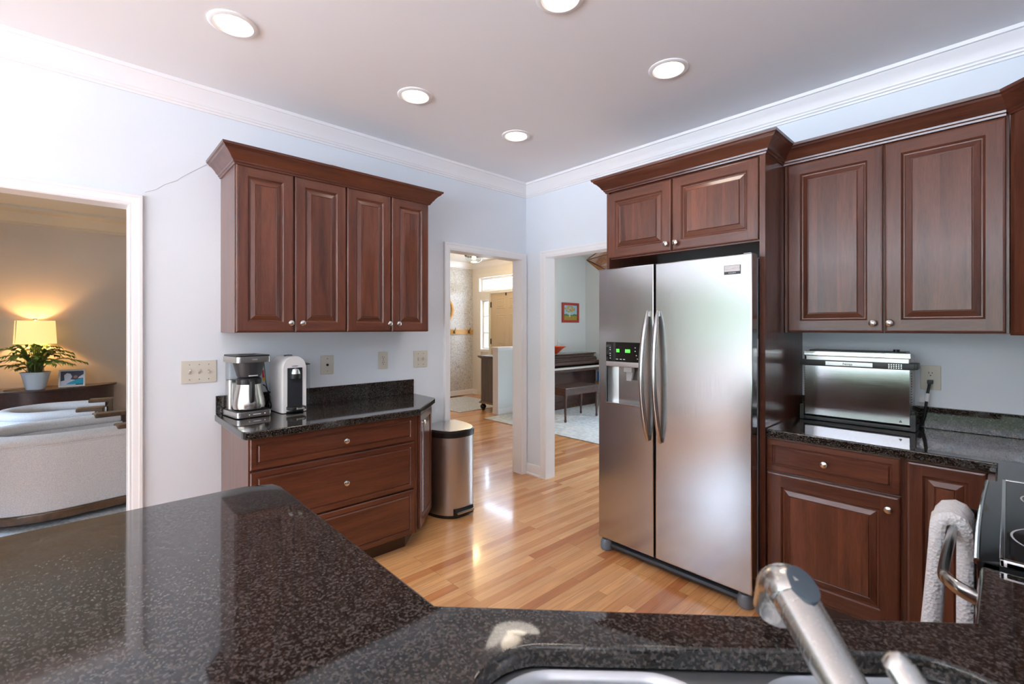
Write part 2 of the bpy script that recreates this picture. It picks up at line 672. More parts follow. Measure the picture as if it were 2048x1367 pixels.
    def panel(self, x0, x1, z0, z1, yb, style='raised', fw=0.055, t=0.02):
        """raised panel door or drawer front; back at yb, front towards -y"""
        if style == 'raised':
            L = [(0, 0), (0, -t * .7), (.004, -t * .93), (.010, -t), ('F', fw), (fw + .005, -t + .006), (fw + .008, -t + .011),
                 (fw + .013, -t + .0115), (fw + .016, -t + .009), (fw + .036, -t + .002), (fw + .040, -t + .0035), (fw + .042, -t - .0005)]
        else:
            L = [(0, 0), (0, -t * .7), (.004, -t * .9), (.026, -t * .95), (.030, -t + .006), (.034, -t + .006), (.040, -t - .0005)]
        loops = []
        for it in L:
            if it[0] == 'F':
                d, y = it[1], yb - t
                o = loops[-1]
                loops.append(('F', d, y))
            else:
                loops.append((None, it[0], yb + it[1]))
        wood_side = {0: 1, 1: 0, 2: 1, 3: 0} if style == 'raised' else {0: 1, 1: 1, 2: 1, 3: 1}

        def rect(d, y):
            return [(x0 + d, y, z0 + d), (x1 - d, y, z0 + d), (x1 - d, y, z1 - d), (x0 + d, y, z1 - d)]
        for i in range(len(loops) - 1):
            a, b_ = loops[i], loops[i + 1]
            ra, rb = rect(a[1], a[2]), rect(b_[1], b_[2])
            if b_[0] == 'F':
                da, db, y = a[1], b_[1], b_[2]
                self.faces([(x0 + da, y, z0 + da), (x0 + db, y, z0 + da), (x0 + db, y, z1 - da), (x0 + da, y, z1 - da)], [[0, 1, 2, 3]], 0)
                self.faces([(x1 - db, y, z0 + da), (x1 - da, y, z0 + da), (x1 - da, y, z1 - da), (x1 - db, y, z1 - da)], [[0, 1, 2, 3]], 0)
                self.faces([(x0 + db, y, z0 + da), (x1 - db, y, z0 + da), (x1 - db, y, z0 + db), (x0 + db, y, z0 + db)], [[0, 1, 2, 3]], 1)
                self.faces([(x0 + db, y, z1 - db), (x1 - db, y, z1 - db), (x1 - db, y, z1 - da), (x0 + db, y, z1 - da)], [[0, 1, 2, 3]], 1)
                continue
            for k in range(4):
                k2 = (k + 1) % 4
                self.faces([ra[k], ra[k2], rb[k2], rb[k]], [[0, 1, 2, 3]], wood_side[k])
        self.faces(rect(loops[-1][1], loops[-1][2]), [[0, 1, 2, 3]], 2 if style == 'raised' else 3)
        self.faces(rect(0, yb), [[3, 2, 1, 0]], 0)


def obj(name, mb, mats, parent=None, loc=(0, 0, 0), rot=(0, 0, 0), smooth=35, recalc=True, **props):
    if recalc:
        bmesh.ops.recalc_face_normals(mb.bm, faces=list(mb.bm.faces))
    me = bpy.data.meshes.new(name)
    mb.bm.to_mesh(me)
    mb.bm.free()
    if not isinstance(mats, (list, tuple)):
        mats = [mats]
    for m in mats:
        me.materials.append(m)
    if smooth:
        for p in me.polygons:
            p.use_smooth = True
        me.set_sharp_from_angle(angle=radians(smooth))
    o = bpy.data.objects.new(name, me)
    o.location = loc
    o.rotation_euler = rot
    COL.objects.link(o)
    if smooth and smooth < 60:
        wn_ = o.modifiers.new('face_weighted_normals', 'WEIGHTED_NORMAL')
        wn_.keep_sharp = True
    if parent:
        o.parent = parent
    for k, v in props.items():
        o[k] = v
    return o


def thing(name, label, cat, loc=(0, 0, 0), rz=0.0, group=None):
    o = bpy.data.objects.new(name, None)
    o.empty_display_size = 0.05
    COL.objects.link(o)
    o.location = loc
    o.rotation_euler = (0, 0, rz)
    o['label'] = label
    o['category'] = cat
    if group:
        o['group'] = group
    return o


def tag(o, label, cat, group=None):
    o['label'] = label
    o['category'] = cat
    if group:
        o['group'] = group
    return o


def struct(name, mb, m, parent=None, **kw):
    o = obj(name, mb, m, parent, **kw)
    if parent is None:
        o['kind'] = 'structure'
    return o


def copy_tree(o, parent=None):
    c = o.copy()
    COL.objects.link(c)
    c.parent = parent
    for ch in list(o.children):
        copy_tree(ch, c)
    return c


def text(name, body, size, m, parent, loc, rot=(pi / 2, 0, 0), ext=0.0004, sx=1.0, align='CENTER'):
    cu = bpy.data.curves.new('txt', 'FONT')
    cu.body = body
    cu.size = size
    cu.extrude = ext
    cu.align_x = align
    cu.align_y = 'CENTER'
    cu.resolution_u = 3
    t = bpy.data.objects.new('txt', cu)
    COL.objects.link(t)
    dg = bpy.context.evaluated_depsgraph_get()
    me = bpy.data.meshes.new_from_object(t.evaluated_get(dg))
    bpy.data.objects.remove(t)
    bpy.data.curves.remove(cu)
    for v in me.vertices:
        v.co.x *= sx
    me.materials.clear()
    me.materials.append(m)
    o = bpy.data.objects.new(name, me)
    COL.objects.link(o)
    o.parent = parent
    o.location = loc
    o.rotation_euler = rot
    return o


def rrect(x0, x1, y0, y1, r, n=8):
    pts = []
    for cx, cy, a0 in ((x1 - r, y0 + r, -pi / 2), (x1 - r, y1 - r, 0), (x0 + r, y1 - r, pi / 2), (x0 + r, y0 + r, pi)):
        for k in range(n + 1):
            a = a0 + pi / 2 * k / n
            pts.append((cx + r * cos(a), cy + r * sin(a)))
    return pts


def offset_poly(poly, d):
    """move a counter-clockwise polygon inwards by d"""
    n = len(poly)
    out = []
    for i in range(n):
        a, b, c = Vector(poly[i - 1]), Vector(poly[i]), Vector(poly[(i + 1) % n])
        d1, d2 = (b - a).normalized(), (c - b).normalized()
        n1, n2 = Vector((-d1.y, d1.x)), Vector((-d2.y, d2.x))
        bi = n1 + n2
        bi = bi / max(0.2, bi.dot(n1))
        out.append((b.x + bi.x * d, b.y + bi.y * d))
    return out


def wall(name, axis, pos0, pos1, u0, u1, z0, z1, holes, m):
    """wall slab; axis 'x': plane x between pos0/pos1 running along y; axis 'y': plane y running along x"""
    mb = MB()
    us = sorted({u0, u1} | {h[0] for h in holes} | {h[1] for h in holes})
    for i in range(len(us) - 1):
        a, b = us[i], us[i + 1]
        hs = sorted([(h[2], h[3]) for h in holes if h[0] <= a + 1e-6 and h[1] >= b - 1e-6])
        z = z0
        segs = []
        for h0, h1 in hs:
            if h0 > z + 1e-6:
                segs.append((z, h0))
            z = h1
        if z < z1 - 1e-6:
            segs.append((z, z1))
        for s0, s1 in segs:
            if axis == 'x':
                mb.box(pos0, pos1, a, b, s0, s1)
            else:
                mb.box(a, b, pos0, pos1, s0, s1)
    return struct(name, mb, m, smooth=0)


# ------------------------------------------------------------------ room shell
CZ = 2.75
mb = MB()
mb.box(-4.9, 6.1, -4.975, 4.1, -0.12, 0)
mb.box(-0.115, 6.1, -10.15, -4.975, -0.12, 0)
struct('floor', mb, FLOOR, smooth=0)
mb = MB()
mb.box(-0.10, 6.1, -10.15, 0.10, CZ, CZ + 0.12)
struct('ceiling', mb, CEIL, smooth=0)
mb = MB()
mb.box(-4.9, -0.10, -4.975, -1.05, CZ, CZ + 0.12)
struct('ceiling_living', mb, CREAM_C, smooth=0)
mb = MB()
mb.box(-4.9, -2.39, -1.05, 3.1, CZ + .001, CZ + 0.12)
mb.box(-2.39, -0.10, -1.05, 0.10, CZ + .001, CZ + 0.12)
struct('ceiling_entry', mb, CREAM, smooth=0)
mb = MB()
mb.box(-2.39, 6.1, 0.10, 4.1, CZ, CZ + 0.12)
struct('ceiling_dining', mb, CREAM, smooth=0)

DZ = 2.04
# left kitchen wall: doorway to the living room, doorway to the entry
wall('wall_left', 'x', -0.115, 0, -10.0, 0.115, 0, CZ, [(-9.4, -4.98, 0.95, 2.3), (-4.75, -2.946, 0, DZ), (-0.908, -0.035, 0, DZ)], WALL)
wall('wall_back', 'y', 0, 0.115, 0.0, 3.885, 0, CZ, [(0.252, 1.25, 0, DZ)], WALL)
wall('wall_right', 'x', 3.77, 3.885, -3.3, 0.0, 0, CZ, [], WALL)
wall('wall_alcove', 'y', -3.3, -3.185, 3.885, 6.0, 0, CZ, [], WALL)
wall('wall_far_right', 'x', 6.0, 6.115, -10.0, -3.185, 0, CZ, [(-9.6, -7.6, 0.3, 2.4)], WALL)
wall('wall_front', 'y', -10.115, -10.0, -0.115, 6.115, 0, CZ, [(0.2, 5.7, 0.2, 2.5)], WALL)
# living room, entry, dining room
wall('wall_living_rear', 'y', -4.975, -4.86, -4.75, -0.115, 0, CZ, [(-2.8, -2.0, 0.75, 2.05)], BEIGE)
wall('wall_living', 'x', -4.865, -4.75, -4.975, -1.0, 0, CZ, [], BEIGE)
wall('wall_partition', 'y', -1.1, -0.99, -4.75, -0.115, 0, CZ, [], BEIGE)
wall('wall_entry', 'x', -4.715, -4.6, -0.99, 2.97, 0, CZ, [], PAPER)
wall('wall_entry_front', 'y', 2.97, 3.085, -4.715, -2.33, 0, CZ, [(-4.345, -2.75, 2.14, 2.425), (-4.30, -4.045, 0.95, 1.97), (-4.02, -3.10, 0, 2.10)], CREAM)
wall('wall_dining_left', 'x', -2.445, -2.33, 3.085, 4.025, 0, CZ, [], MINT)
wall('wall_dining_front', 'y', 3.91, 4.025, -2.33, 3.1, 0, CZ, [(0.2, 2.0, 0.6, 2.1)], MINT)
wall('wall_dining_right', 'x', 3.0, 3.115, 0.115, 3.91, 0, CZ, [], MINT)
# half-height wall between entry and dining room, with a white cap
mb = MB()
mb.box(-2.5, -2.395, 1.75, 2.97, 0, 1.04)
pw = struct('wall_half', mb, MINT, smooth=0)
mb = MB()
mb.box(-2.53, -2.365, 1.72, 2.97, 1.055, 1.085, bev=.004)
mb.box(-2.515, -2.38, 1.735, 2.97, 1.03, 1.056)
mb.box(-2.512, -2.383, 1.738, 1.75, 0, 1.03)
mb.box(-2.515, -2.38, 1.735, 2.97, 0, 0.10, bev=.003)
mb.box(-2.52, -2.375, 1.73, 2.97, 0, 0.03, bev=.004)
obj('cap_trim', mb, TRIM, pw)

# garden seen from indoors is the world; window sashes of the kitchen and dining windows
def sash(name, axis, pos, u0, u1, z0, z1, nu, nz, m=TRIM):
    mb = MB()
    fw = 0.045

    def bar(a0, a1, b0, b1):
        if axis == 'y':
            mb.box(a0, a1, pos - .02, pos + .02, b0, b1)
        else:
            mb.box(pos - .02, pos + .02, a0, a1, b0, b1)
    bar(u0, u0 + fw, z0, z1)
    bar(u1 - fw, u1, z0, z1)
    bar(u0 + fw, u1 - fw, z0, z0 + fw)
    bar(u0 + fw, u1 - fw, z1 - fw, z1)
    for i in range(1, nu):
        u = u0 + (u1 - u0) * i / nu
        bar(u - .012, u + .012, z0 + fw, z1 - fw)
    for i in range(1, nz):
        z = z0 + (z1 - z0) * i / nz
        bar(u0 + fw, u1 - fw, z - .012, z + .012)
    o = struct(name, mb, m, smooth=0)
    g = MB()
    if axis == 'y':
        g.box(u0 + .01, u1 - .01, pos - .003, pos + .003, z0 + .01, z1 - .01)
    else:
        g.box(pos - .003, pos + .003, u0 + .01, u1 - .01, z0 + .01, z1 - .01)
    obj('pane', g, GLASS, o, smooth=0)
    return o


sash('window_1', 'y', -10.06, 0.2, 5.7, 0.2, 2.5, 5, 1)
sash('window_2', 'x', 6.06, -9.6, -7.6, 0.3, 2.4, 2, 1)
sash('window_3', 'y', 3.97, 0.2, 2.0, 0.6, 2.1, 2, 2)
sash('window_4', 'y', 3.03, -4.345, -2.75, 2.14, 2.425, 1, 1)
sash('window_5', 'y', 3.03, -4.30, -4.045, 0.95, 1.97, 1, 3)
sash('window_6', 'y', -4.92, -2.8, -2.0, 0.75, 2.05, 1, 2)
sash('window_7', 'x', -0.06, -9.4, -4.98, 0.95, 2.3, 3, 1)

# ---- door casings (profile swept round each opening) and jamb boards
CAS = [(0.0, 0.0), (0.0, .010), (.006, .013), (.014, .012), (.020, .016), (.040, .018), (.046, .022), (.058, .022), (.062, .018), (.062, 0.0)]


def casing(name, axis, pos, sgn, u0, u1, z1, depth, jamb=True):
    mb = MB()

    def f(a, b, h):
        return (pos + sgn * h, a, b) if axis == 'x' else (a, pos + sgn * h, b)
    mb.sweep([(u0, 0), (u0, z1), (u1, z1), (u1, 0)], CAS, f, side=-1)
    if jamb:
        t = 0.010
        for a0, a1, b0, b1 in ((u0 - t, u0 + .0, 0, z1), (u1, u1 + t, 0, z1), (u0 - t, u1 + t, z1, z1 + t * .5)):
            if axis == 'x':
                mb.box(min(pos, pos - sgn * depth), max(pos, pos - sgn * depth), a0, a1, b0, b1)
            else:
                mb.box(a0, a1, min(pos, pos - sgn * depth), max(pos, pos - sgn * depth), b0, b1)
    return struct(name, mb, TRIM, smooth=30)


casing('trim_1', 'x', 0, 1, -4.74, -2.956, 2.035, .115)
casing('trim_2', 'x', 0, 1, -0.898, -0.072, 2.035, .115)
casing('trim_3', 'y', 0, -1, 0.262, 1.24, 2.035, .115)

# ---- crown moulding
CRN = [(0, -.118), (.012, -.118), (.014, -.108), (.022, -.104), (.024, -.096), (.030, -.090), (.038, -.066), (.052, -.042),
       (.066, -.028), (.070, -.020), (.080, -.018), (.082, 0), (0, 0)]
mb = MB()
mb.sweep([(0.0, -10.0), (0, 0), (3.77, 0), (3.77, -3.3), (6.0, -3.3), (6.0, -10.0)], CRN, lambda a, b, h: (a, b, CZ + h), side=1)
struct('trim_4', mb, TRIM, smooth=25)
CRL = [(0, -.15), (.03, -.15), (.035, -.12), (.06, -.10), (.13, -.05), (.16, -.03), (.42, -.03), (.43, 0), (0, 0)]
mb = MB()
mb.sweep([(-4.75, -4.86), (-4.75, -1.1)], CRL, lambda a, b, h: (a, b, CZ + h), side=1)
struct('trim_5', mb, CREAM_C, smooth=25)
mb = MB()
mb.sweep([(-4.6, -0.99), (-4.6, 2.97), (-2.4, 2.97)], CRN, lambda a, b, h: (a, b, CZ + h), side=1)
struct('trim_6', mb, TRIM, smooth=25)

# ---- baseboards
BB = [(0, 0), (.022, 0), (.022, .012), (.014, .022), (.013, .085), (.008, .098), (0, .10)]


def base(name, path, m=TRIM):
    mb = MB()
    mb.sweep(path, BB, side=1)
    struct(name, mb, m, smooth=25)


base('baseboard_left', [(0, -2.885), (0, -2.54)])
base('baseboard_corner', [(0, -0.012), (0, 0), (0.198, 0)])
base('baseboard_entry', [(-4.6, -0.99), (-4.6, 2.97), (-4.36, 2.97)])
base('baseboard_living', [(-4.75, -4.86), (-4.75, -1.1)])
base('baseboard_dining', [(-2.33, 3.1), (-2.33, 3.91), (3.0, 3.91)])

# hairline plaster crack running up from the corner of the living room doorway
mb = MB()
pts = [(-2.885, 2.118), (-2.84, 2.142), (-2.80, 2.178), (-2.745, 2.212), (-2.72, 2.238), (-2.665, 2.285), (-2.62, 2.322), (-2.60, 2.338)]
mb.tube([(0.0005, a, b) for a, b in pts], 0.0011, 6)
crack = obj('plaster_crack', mb, simple('crack_shadow_grey', (0.45, 0.46, 0.48), 0.9), bpy.data.objects['wall_left'])


# ------------------------------------------------------------------ cabinets
KN = [(0.0055, 0), (0.0055, .012), (.0075, .014), (.0155, .017), (.0165, .021), (.0145, .026), (.009, .029), (.0, .030)]


def knob(parent, x, y, z):
    mb = MB()
    mb.lathe(KN, 20, (0, 0, 0), '-y')
    return obj('knob', mb, NICKEL, parent, loc=(x, y, z), label='round satin nickel knob')


def door(parent, x0, x1, z0, z1, yb, kx, kz, style='raised', name='door', fw=.055):
    mb = MB()
    mb.panel(x0, x1, z0, z1, yb, style, fw)
    d = obj(name, mb, cherry, parent, smooth=20)
    if kx is not None:
        knob(d, kx, yb - .02, kz)
    return d


CRC = [(0, 0), (.006, .0), (.008, .008), (.014, .012), (.016, .020), (.022, .024), (.032, .040), (.046, .056), (.060, .066), (.064, .074),
       (.072, .078), (.074, .090), (0, .090)]


def crown(parent, path, z, side=1):
    mb = MB()
    mb.sweep(path, CRC, lambda a, b, h: (a, b, z + h), side=side)
    return obj('crown_molding', mb, cherry_dark, parent, smooth=25)


# wall cabinet over the coffee counter (front towards +x)
t = thing('wall_cabinet', 'four-door cherry wall cabinet hung above the coffee machines', 'cabinet', (0, -2.535, 1.365), pi / 2)
mb = MB()
mb.box(0, 1.212, -.33, -.001, 0, .915, bev=.0015, seg=1)
obj('body', mb, cherry[0], t)
for x0, x1, kx in ((.004, .296, .276), (.304, .606, .340), (.615, .914, .896), (.922, 1.208, .962)):
    door(t, x0, x1, .003, .905, -.331, kx, .054)
crown(t, [(0, -.001), (0, -.352), (1.212, -.352), (1.212, -.001)], .900, side=1)
mb = MB()
mb.box(.003, 1.209, -.352, -.003, .960, .968)
obj('top_panel', mb, cherry_dark, t)

# wooden board lying on top of it
t = thing('wooden_board', 'pale olive-wood board lying on top of the four-door cabinet', 'board', (0.20, -1.86, 2.333), radians(4))
mb = MB()
mb.prism([(-.09, -.15), (.09, -.15), (.09, .09), (.05, .15), (-.05, .15), (-.09, .09)], 0.045, .070, bev=.004)
obj('board', mb, olive, t)
mb = MB()
mb.prism([(-.08, -.13), (.08, -.13), (.08, .07), (-.08, .07)], 0.0, .044, bev=.004)
obj('foot_block', mb, olive, t)

# base cabinet under the coffee counter, with a clipped corner
t = thing('drawer_base_cabinet', 'cherry base cabinet with three drawers under the coffee counter', 'cabinet', (0, -2.532, 0), pi / 2)
mb = MB()
mb.prism([(0, -.001), (0, -.590), (.958, -.590), (1.252, -.296), (1.252, -.001)], .09, .844)
obj('body', mb, cherry[0], t, smooth=0)
mb = MB()
mb.prism([(.04, -.001), (.04, -.540), (.905, -.540), (1.195, -.25), (1.195, -.001)], 0, .095)
obj('toe_kick', mb, toe_mat, t, smooth=0)
for z0, z1, kz in ((.682, .838, .757), (.384, .672, .52), (.098, .374, None)):
    door(t, .006, .932, z0, z1, -.591, .485 if kz else None, kz, 'slab', 'drawer')
d = MB()
d.M = Matrix.Translation((.958, -.590, 0)) @ Matrix.Rotation(pi / 4, 4, 'Z')
d.panel(.030, .385, .098, .836, -.001, 'raised', .05)
dd = obj('door', d, cherry, t, smooth=20)
kb = MB()
kb.M = Matrix.Translation((.958, -.590, 0)) @ Matrix.Rotation(pi / 4, 4, 'Z')
kb.lathe(KN, 20, (.052, -.021, .782), '-y')
obj('knob', kb, NICKEL, dd, label='round satin nickel knob')

# coffee counter top with backsplash
t = thing('countertop', 'dark granite counter carrying the coffee machines, with clipped corner', 'countertop', (0, 0, 0.845))
mb = MB()
mb.prism([(0.001, -2.565), (.615, -2.568), (.645, -2.556), (.658, -2.53), (.658, -1.585), (.328, -1.258), (.001, -1.246)], 0, .04, bev=.006, seg=3)
obj('slab', mb, GRANITE, t)
mb = MB()
mb.box(.001, .021, -2.562, -1.248, .0405, .149, bev=.002)
obj('backsplash', mb, GRANITE, t)

# ---- fridge surround
t = thing('refrigerator_cabinet', 'cherry cabinet with tall end panels built around the refrigerator', 'cabinet', (1.370, 0, 0))
mb = MB()
mb.box(0, .020, -.62, -.001, 0, 2.275, bev=.001, seg=1)
obj('end_panel', mb, cherry[0], t)
mb = MB()
mb.box(.932, .960, -.62, -.001, 0, 2.275, bev=.001, seg=1)
obj('end_panel', mb, cherry[0], t)
mb = MB()
mb.box(.0205, .9315, -.60, -.001, 1.835, 2.275)
obj('body', mb, cherry[1], t)
door(t, .006, .450, 1.842, 2.262, -.601, .426, 1.883)
door(t, .456, .928, 1.842, 2.262, -.601, .486, 1.883)
crown(t, [(0, -.001), (0, -.622), (.960, -.622), (.960, -.352)], 2.268, side=1)
mb = MB()
mb.box(.003, .957, -.62, -.003, 2.330, 2.338)
obj('top_panel', mb, cherry_dark, t)

# ---- wall cabinet over the toaster oven
t = thing('wall_cabinet', 'two-door cherry wall cabinet above the flipped toaster oven', 'cabinet', (2.332, 0, 1.365))
mb = MB()
mb.box(0, .838, -.33, -.001, 0, .915, bev=.0015, seg=1)
obj('body', mb, cherry[0], t)
door(t, .018, .426, .003, .900, -.331, .390, .048, fw=.06)
door(t, .432, .828, .003, .900, -.331, .452, .048, fw=.06)
crown(t, [(0, -.352), (.828, -.352)], .900, side=1)
mb = MB()
mb.box(0, .838, -.352, -.003, .960, .968)
obj('top_panel', mb, cherry_dark, t)

# ---- diagonal corner wall cabinet at the right edge
t = thing('corner_wall_cabinet', 'diagonal cherry corner cabinet past the two-door cabinet, at right edge', 'cabinet', (3.172, 0, 1.36))
mb = MB()
mb.prism([(0, -.002), (0, -.335), (.268, -.603), (.596, -.603), (.596, -.002)], 0, .93)
obj('body', mb, cherry[2], t, smooth=0)
d = MB()
d.M = Matrix.Translation((0, -.335, 0)) @ Matrix.Rotation(-pi / 4, 4, 'Z')
d.panel(.03, .35, .003, .905, -.001, 'raised')
obj('door', d, cherry, t, smooth=20)
crown(t, [(0, -.352), (.268, -.62), (.596, -.62)], .905, side=1)

# ---- right wall base cabinets
t = thing('base_cabinet', 'cherry base cabinet with one drawer over one door beside the refrigerator', 'cabinet', (2.332, 0, 0))
mb = MB()
mb.box(0, .530, -.600, -.001, .09, .844)
obj('body', mb, cherry[0], t, smooth=0)
mb = MB()
mb.box(0, .530, -.545, -.001, 0, .095)
obj('toe_kick', mb, toe_mat, t, smooth=0)
door(t, .003, .522, .682, .836, -.601, .253, .760, 'slab', 'drawer')
door(t, .003, .522, .105, .674, -.601, .486, .619, fw=.065)
t = thing('corner_base_cabinet', 'cherry corner base cabinet with a narrow door behind the range towel', 'cabinet', (2.8625, 0, 0))
mb = MB()
mb.prism([(0, -.001), (0, -.600), (.252, -.600), (.252, -.965), (.905, -.965), (.905, -.001)], .09, .844)
obj('body', mb, cherry[0], t, smooth=0)
mb = MB()
mb.prism([(0, -.001), (0, -.545), (.31, -.545), (.31, -.965), (.905, -.965), (.905, -.001)], 0, .095)
obj('toe_kick', mb, toe_mat, t, smooth=0)
door(t, .012, .248, .105, .836, -.601, None, 0, fw=.05)

# counter on the right, turning the corner to the range
t = thing('countertop', 'dark granite corner counter carrying the flipped toaster oven', 'countertop', (0, 0, .845))
mb = MB()
mb.prism([(2.332, -.001), (2.332, -.618), (2.337, -.627), (3.135, -.640), (3.135, -.968), (3.768, -.968), (3.768, -.001)], 0, .04, bev=.006, seg=3)
obj('slab', mb, GRANITE, t)
mb = MB()
mb.box(2.332, 3.768, -.021, -.001, .0405, .149, bev=.002)
mb.box(3.748, 3.768, -.968, -.022, .0405, .149, bev=.002)
obj('backsplash', mb, GRANITE, t)

# ------------------------------------------------------------------ refrigerator
FX0, FX1, FY = 1.397, 2.312, -.745
t = thing('refrigerator', 'stainless side-by-side refrigerator with a water dispenser in its left door', 'refrigerator', (0, 0, 0))
mb = MB()
mb.box(FX0 + .008, 2.298, -.672, -.03, .03, 1.745, bev=.004)
obj('body', mb, GREYM, t)
mb = MB()
mb.box(FX0 + .02, 2.292, -.690, -.60, .012, .060)
mb.tube([(FX0 + .03, -.705, .030), (2.28, -.705, .030)], .014, 8, ry=.018)
obj('base_grille', mb, DARKP, t)
for x in (FX0 + .035, 2.268):
    mb = MB()
    mb.lathe([(.0, 0), (.036, 0), (.040, .008), (.040, .045), (.030, .065), (.0, .068)], 20, (x, -.700, 0), sy=1.2)
    obj('foot', mb, simple('blue_grey_plastic', (.16, .19, .22), .3), t)


def fdoor(name, x0, x1, hole=None):
    """curved-edge fridge door; an optional opening is left for the dispenser"""
    mb = MB()
    y0, y1, z0, z1, b = FY, -.680, .078, 1.757, .006
    r0 = [(x0, y1, z0), (x1, y1, z0), (x1, y1, z1), (x0, y1, z1)]
    r1 = [(x0, y0 + b, z0), (x1, y0 + b, z0), (x1, y0 + b, z1), (x0, y0 + b, z1)]
    c = b * .3
    r2 = [(x0 + c, y0 + c, z0 + c), (x1 - c, y0 + c, z0 + c), (x1 - c, y0 + c, z1 - c), (x0 + c, y0 + c, z1 - c)]
    r3 = [(x0 + b, y0, z0 + b), (x1 - b, y0, z0 + b), (x1 - b, y0, z1 - b), (x0 + b, y0, z1 - b)]
    mb.loft([r0, r1, r2, r3], cap0=True)
    if hole:
        h0, h1, v0, v1 = hole
        i0 = [(h0, y0, v0), (h1, y0, v0), (h1, y0, v1), (h0, y0, v1)]
        mb.loft([r3, i0, [(p[0], y0 + .02, p[2]) for p in i0]])
    else:
        mb.faces(r3, [[0, 1, 2, 3]])
    return obj(name, mb, FRIDGE, t, smooth=40)


DH = (1.454, 1.706, .922, 1.304)
ld = fdoor('door', FX0, 1.781, DH)
rd = fdoor('door', 1.791, FX1)
# dispenser
x0, x1, z0, z1 = DH
mb = MB()
mb.box(x0 + .002, x1 - .002, FY - .003, FY + .02, 1.187, z1 - .001, bev=.002)
cp = obj('dispenser_panel', mb, BLACKG, ld)
mb = MB()
for a, b_, c, d_ in ((1.532, 1.553, 1.243, 1.263), (1.594, 1.628, 1.242, 1.262)):
    mb = MB()
    mb.box(a, b_, FY - .0045, FY - .003, c, d_)
    obj('display_light', mb, GREEN, cp)
for x, z, w_, h_ in [(x, 1.199, .014, .004) for x in (1.530, 1.557, 1.580)] + [(1.484, z, .006, .004) for z in (1.268, 1.255, 1.232, 1.218, 1.203)] + \
        [(x, z, .006, .005) for x, z in ((1.66, 1.27), (1.66, 1.25), (1.668, 1.225), (1.675, 1.205))]:
    mb = MB()
    mb.box(x, x + w_, FY - .0045, FY - .003, z, z + h_)
    obj('button_print', mb, WHITEI, cp)
mb = MB()
L0 = [(x0 + .003, FY - .001, 1.152), (x1 - .003, FY - .001, 1.152), (x1 - .003, FY - .001, 1.186), (x0 + .003, FY - .001, 1.186)]
mb.box(x0 + .003, x1 - .003, FY - .006, FY + .04, 1.155, 1.186, bev=.004)
obj('dispenser_trim', mb, steel('dispenser_trim_silver', (.62, .60, .60), .35), ld)
mb = MB()
n = 14
lo, hi = [], []
prof = []
for k in range(n + 1):
    a = pi * k / n
    prof.append(((x0 + x1) / 2 - (x1 - x0 - .006) / 2 * cos(a), FY + .015 + .058 * sin(a) ** .6))
loops = []
for z in (z0 + .004, 1.156):
    loops.append([(p[0], p[1], z) for p in prof])
vs = loops[0] + loops[1]
m_ = len(prof)
mb.faces(vs, [[k, k + 1, m_ + k + 1, m_ + k] for k in range(m_ - 1)])
mb.faces([(p[0], p[1], 1.1555) for p in prof], [list(range(m_))])
obj('dispenser_recess', mb, steel('recess_grey_metallic', (.55, .57, .58), .38), ld, recalc=False)
mb = MB()
mb.prism([(x0 - .001, FY - .004), (x1 + .001, FY - .004)] + [(p[0], p[1]) for p in prof[::-1]], z0 - .002, z0 + .012, bev=.003)
obj('drip_tray', mb, CHROME, ld)
mb = MB()
mb.prism([(1.575, FY + .01), (1.63, FY + .01), (1.625, FY + .05), (1.58, FY + .05)], 1.125, 1.156)
mb.loft([[(1.580, FY + .03, 1.125), (1.625, FY + .03, 1.125), (1.625, FY + .05, 1.125), (1.580, FY + .05, 1.125)],
         [(1.586, FY + .022, 1.072), (1.619, FY + .022, 1.072), (1.619, FY + .035, 1.07), (1.586, FY + .035, 1.07)]], cap0=True, cap1=True)
obj('paddle', mb, GREYL, ld)


def fhandle(parent, xe0, xm, xe1):
    mb = MB()
    pts, rx, ry = [], [], []
    n = 28
    za, zb = 1.488, .742
    for k in range(n + 1):
        s = k / n
        z = za + (zb - za) * s
        bow = sin(pi * s)
        x = xe0 + (xe1 - xe0) * s + (xm - (xe0 + xe1) / 2) * bow
        y = FY - .010 - .052 * bow ** .8
        pts.append((x, y, z))
        e_ = min(1, min(s, 1 - s) * 9)
        rx.append(.007 + .0085 * e_)
        ry.append(.008 + .004 * e_)
    mb.tube(pts, rx, 14, ry=ry, up=(0, -1, 0))
    for z, x in ((1.470, xe0), (.760, xe1)):
        mb.box(x - .006, x + .006, FY - .014, FY + .001, z - .015, z + .015, bev=.002)
    return obj('handle', mb, STEELB, parent, label='bowed stainless bar handle')


fhandle(ld, 1.748, 1.736, 1.752)
fhandle(rd, 1.812, 1.816, 1.830)
mb = MB()
mb.box(2.178, 2.258, FY - .004, FY, 1.660, 1.706, bev=.001)
bg = obj('badge', mb, DARKP, rd)
mb = MB()
mb.box(2.181, 2.256, FY - .005, FY - .0035, 1.674, 1.704)
obj('badge_plate', mb, steel('badge_silver', (.36, .32, .31), .3), bg)
text('badge_lettering', 'FRIGIDAIRE', .0135, WHITEI, bg, (2.2185, FY - .0055, 1.689), sx=.98)
text('badge_lettering', 'GALLERY', .007, WHITEI, bg, (2.2185, FY - .0045, 1.667), sx=1.3)
mb = MB()
mb.box(2.262, 2.300, -.725, -.64, 1.746, 1.764, bev=.004)
mb.box(2.296, 2.302, -.680, -.640, .06, 1.74)
obj('hinge_cover', mb, GREYL, t)
mb = MB()
mb.box(2.302, 2.3035, -.678, -.645, 1.545, 1.615)
mb.box(2.302, 2.3035, -.676, -.645, 1.452, 1.530)
obj('sticker', mb, simple('pale_blue_sticker', (.35, .55, .68), .5), t)
mb = MB()
mb.box(2.302, 2.3035, -.674, -.640, 1.245, 1.335)
obj('sticker', mb, simple('white_sticker', (.8, .8, .82), .5), t)

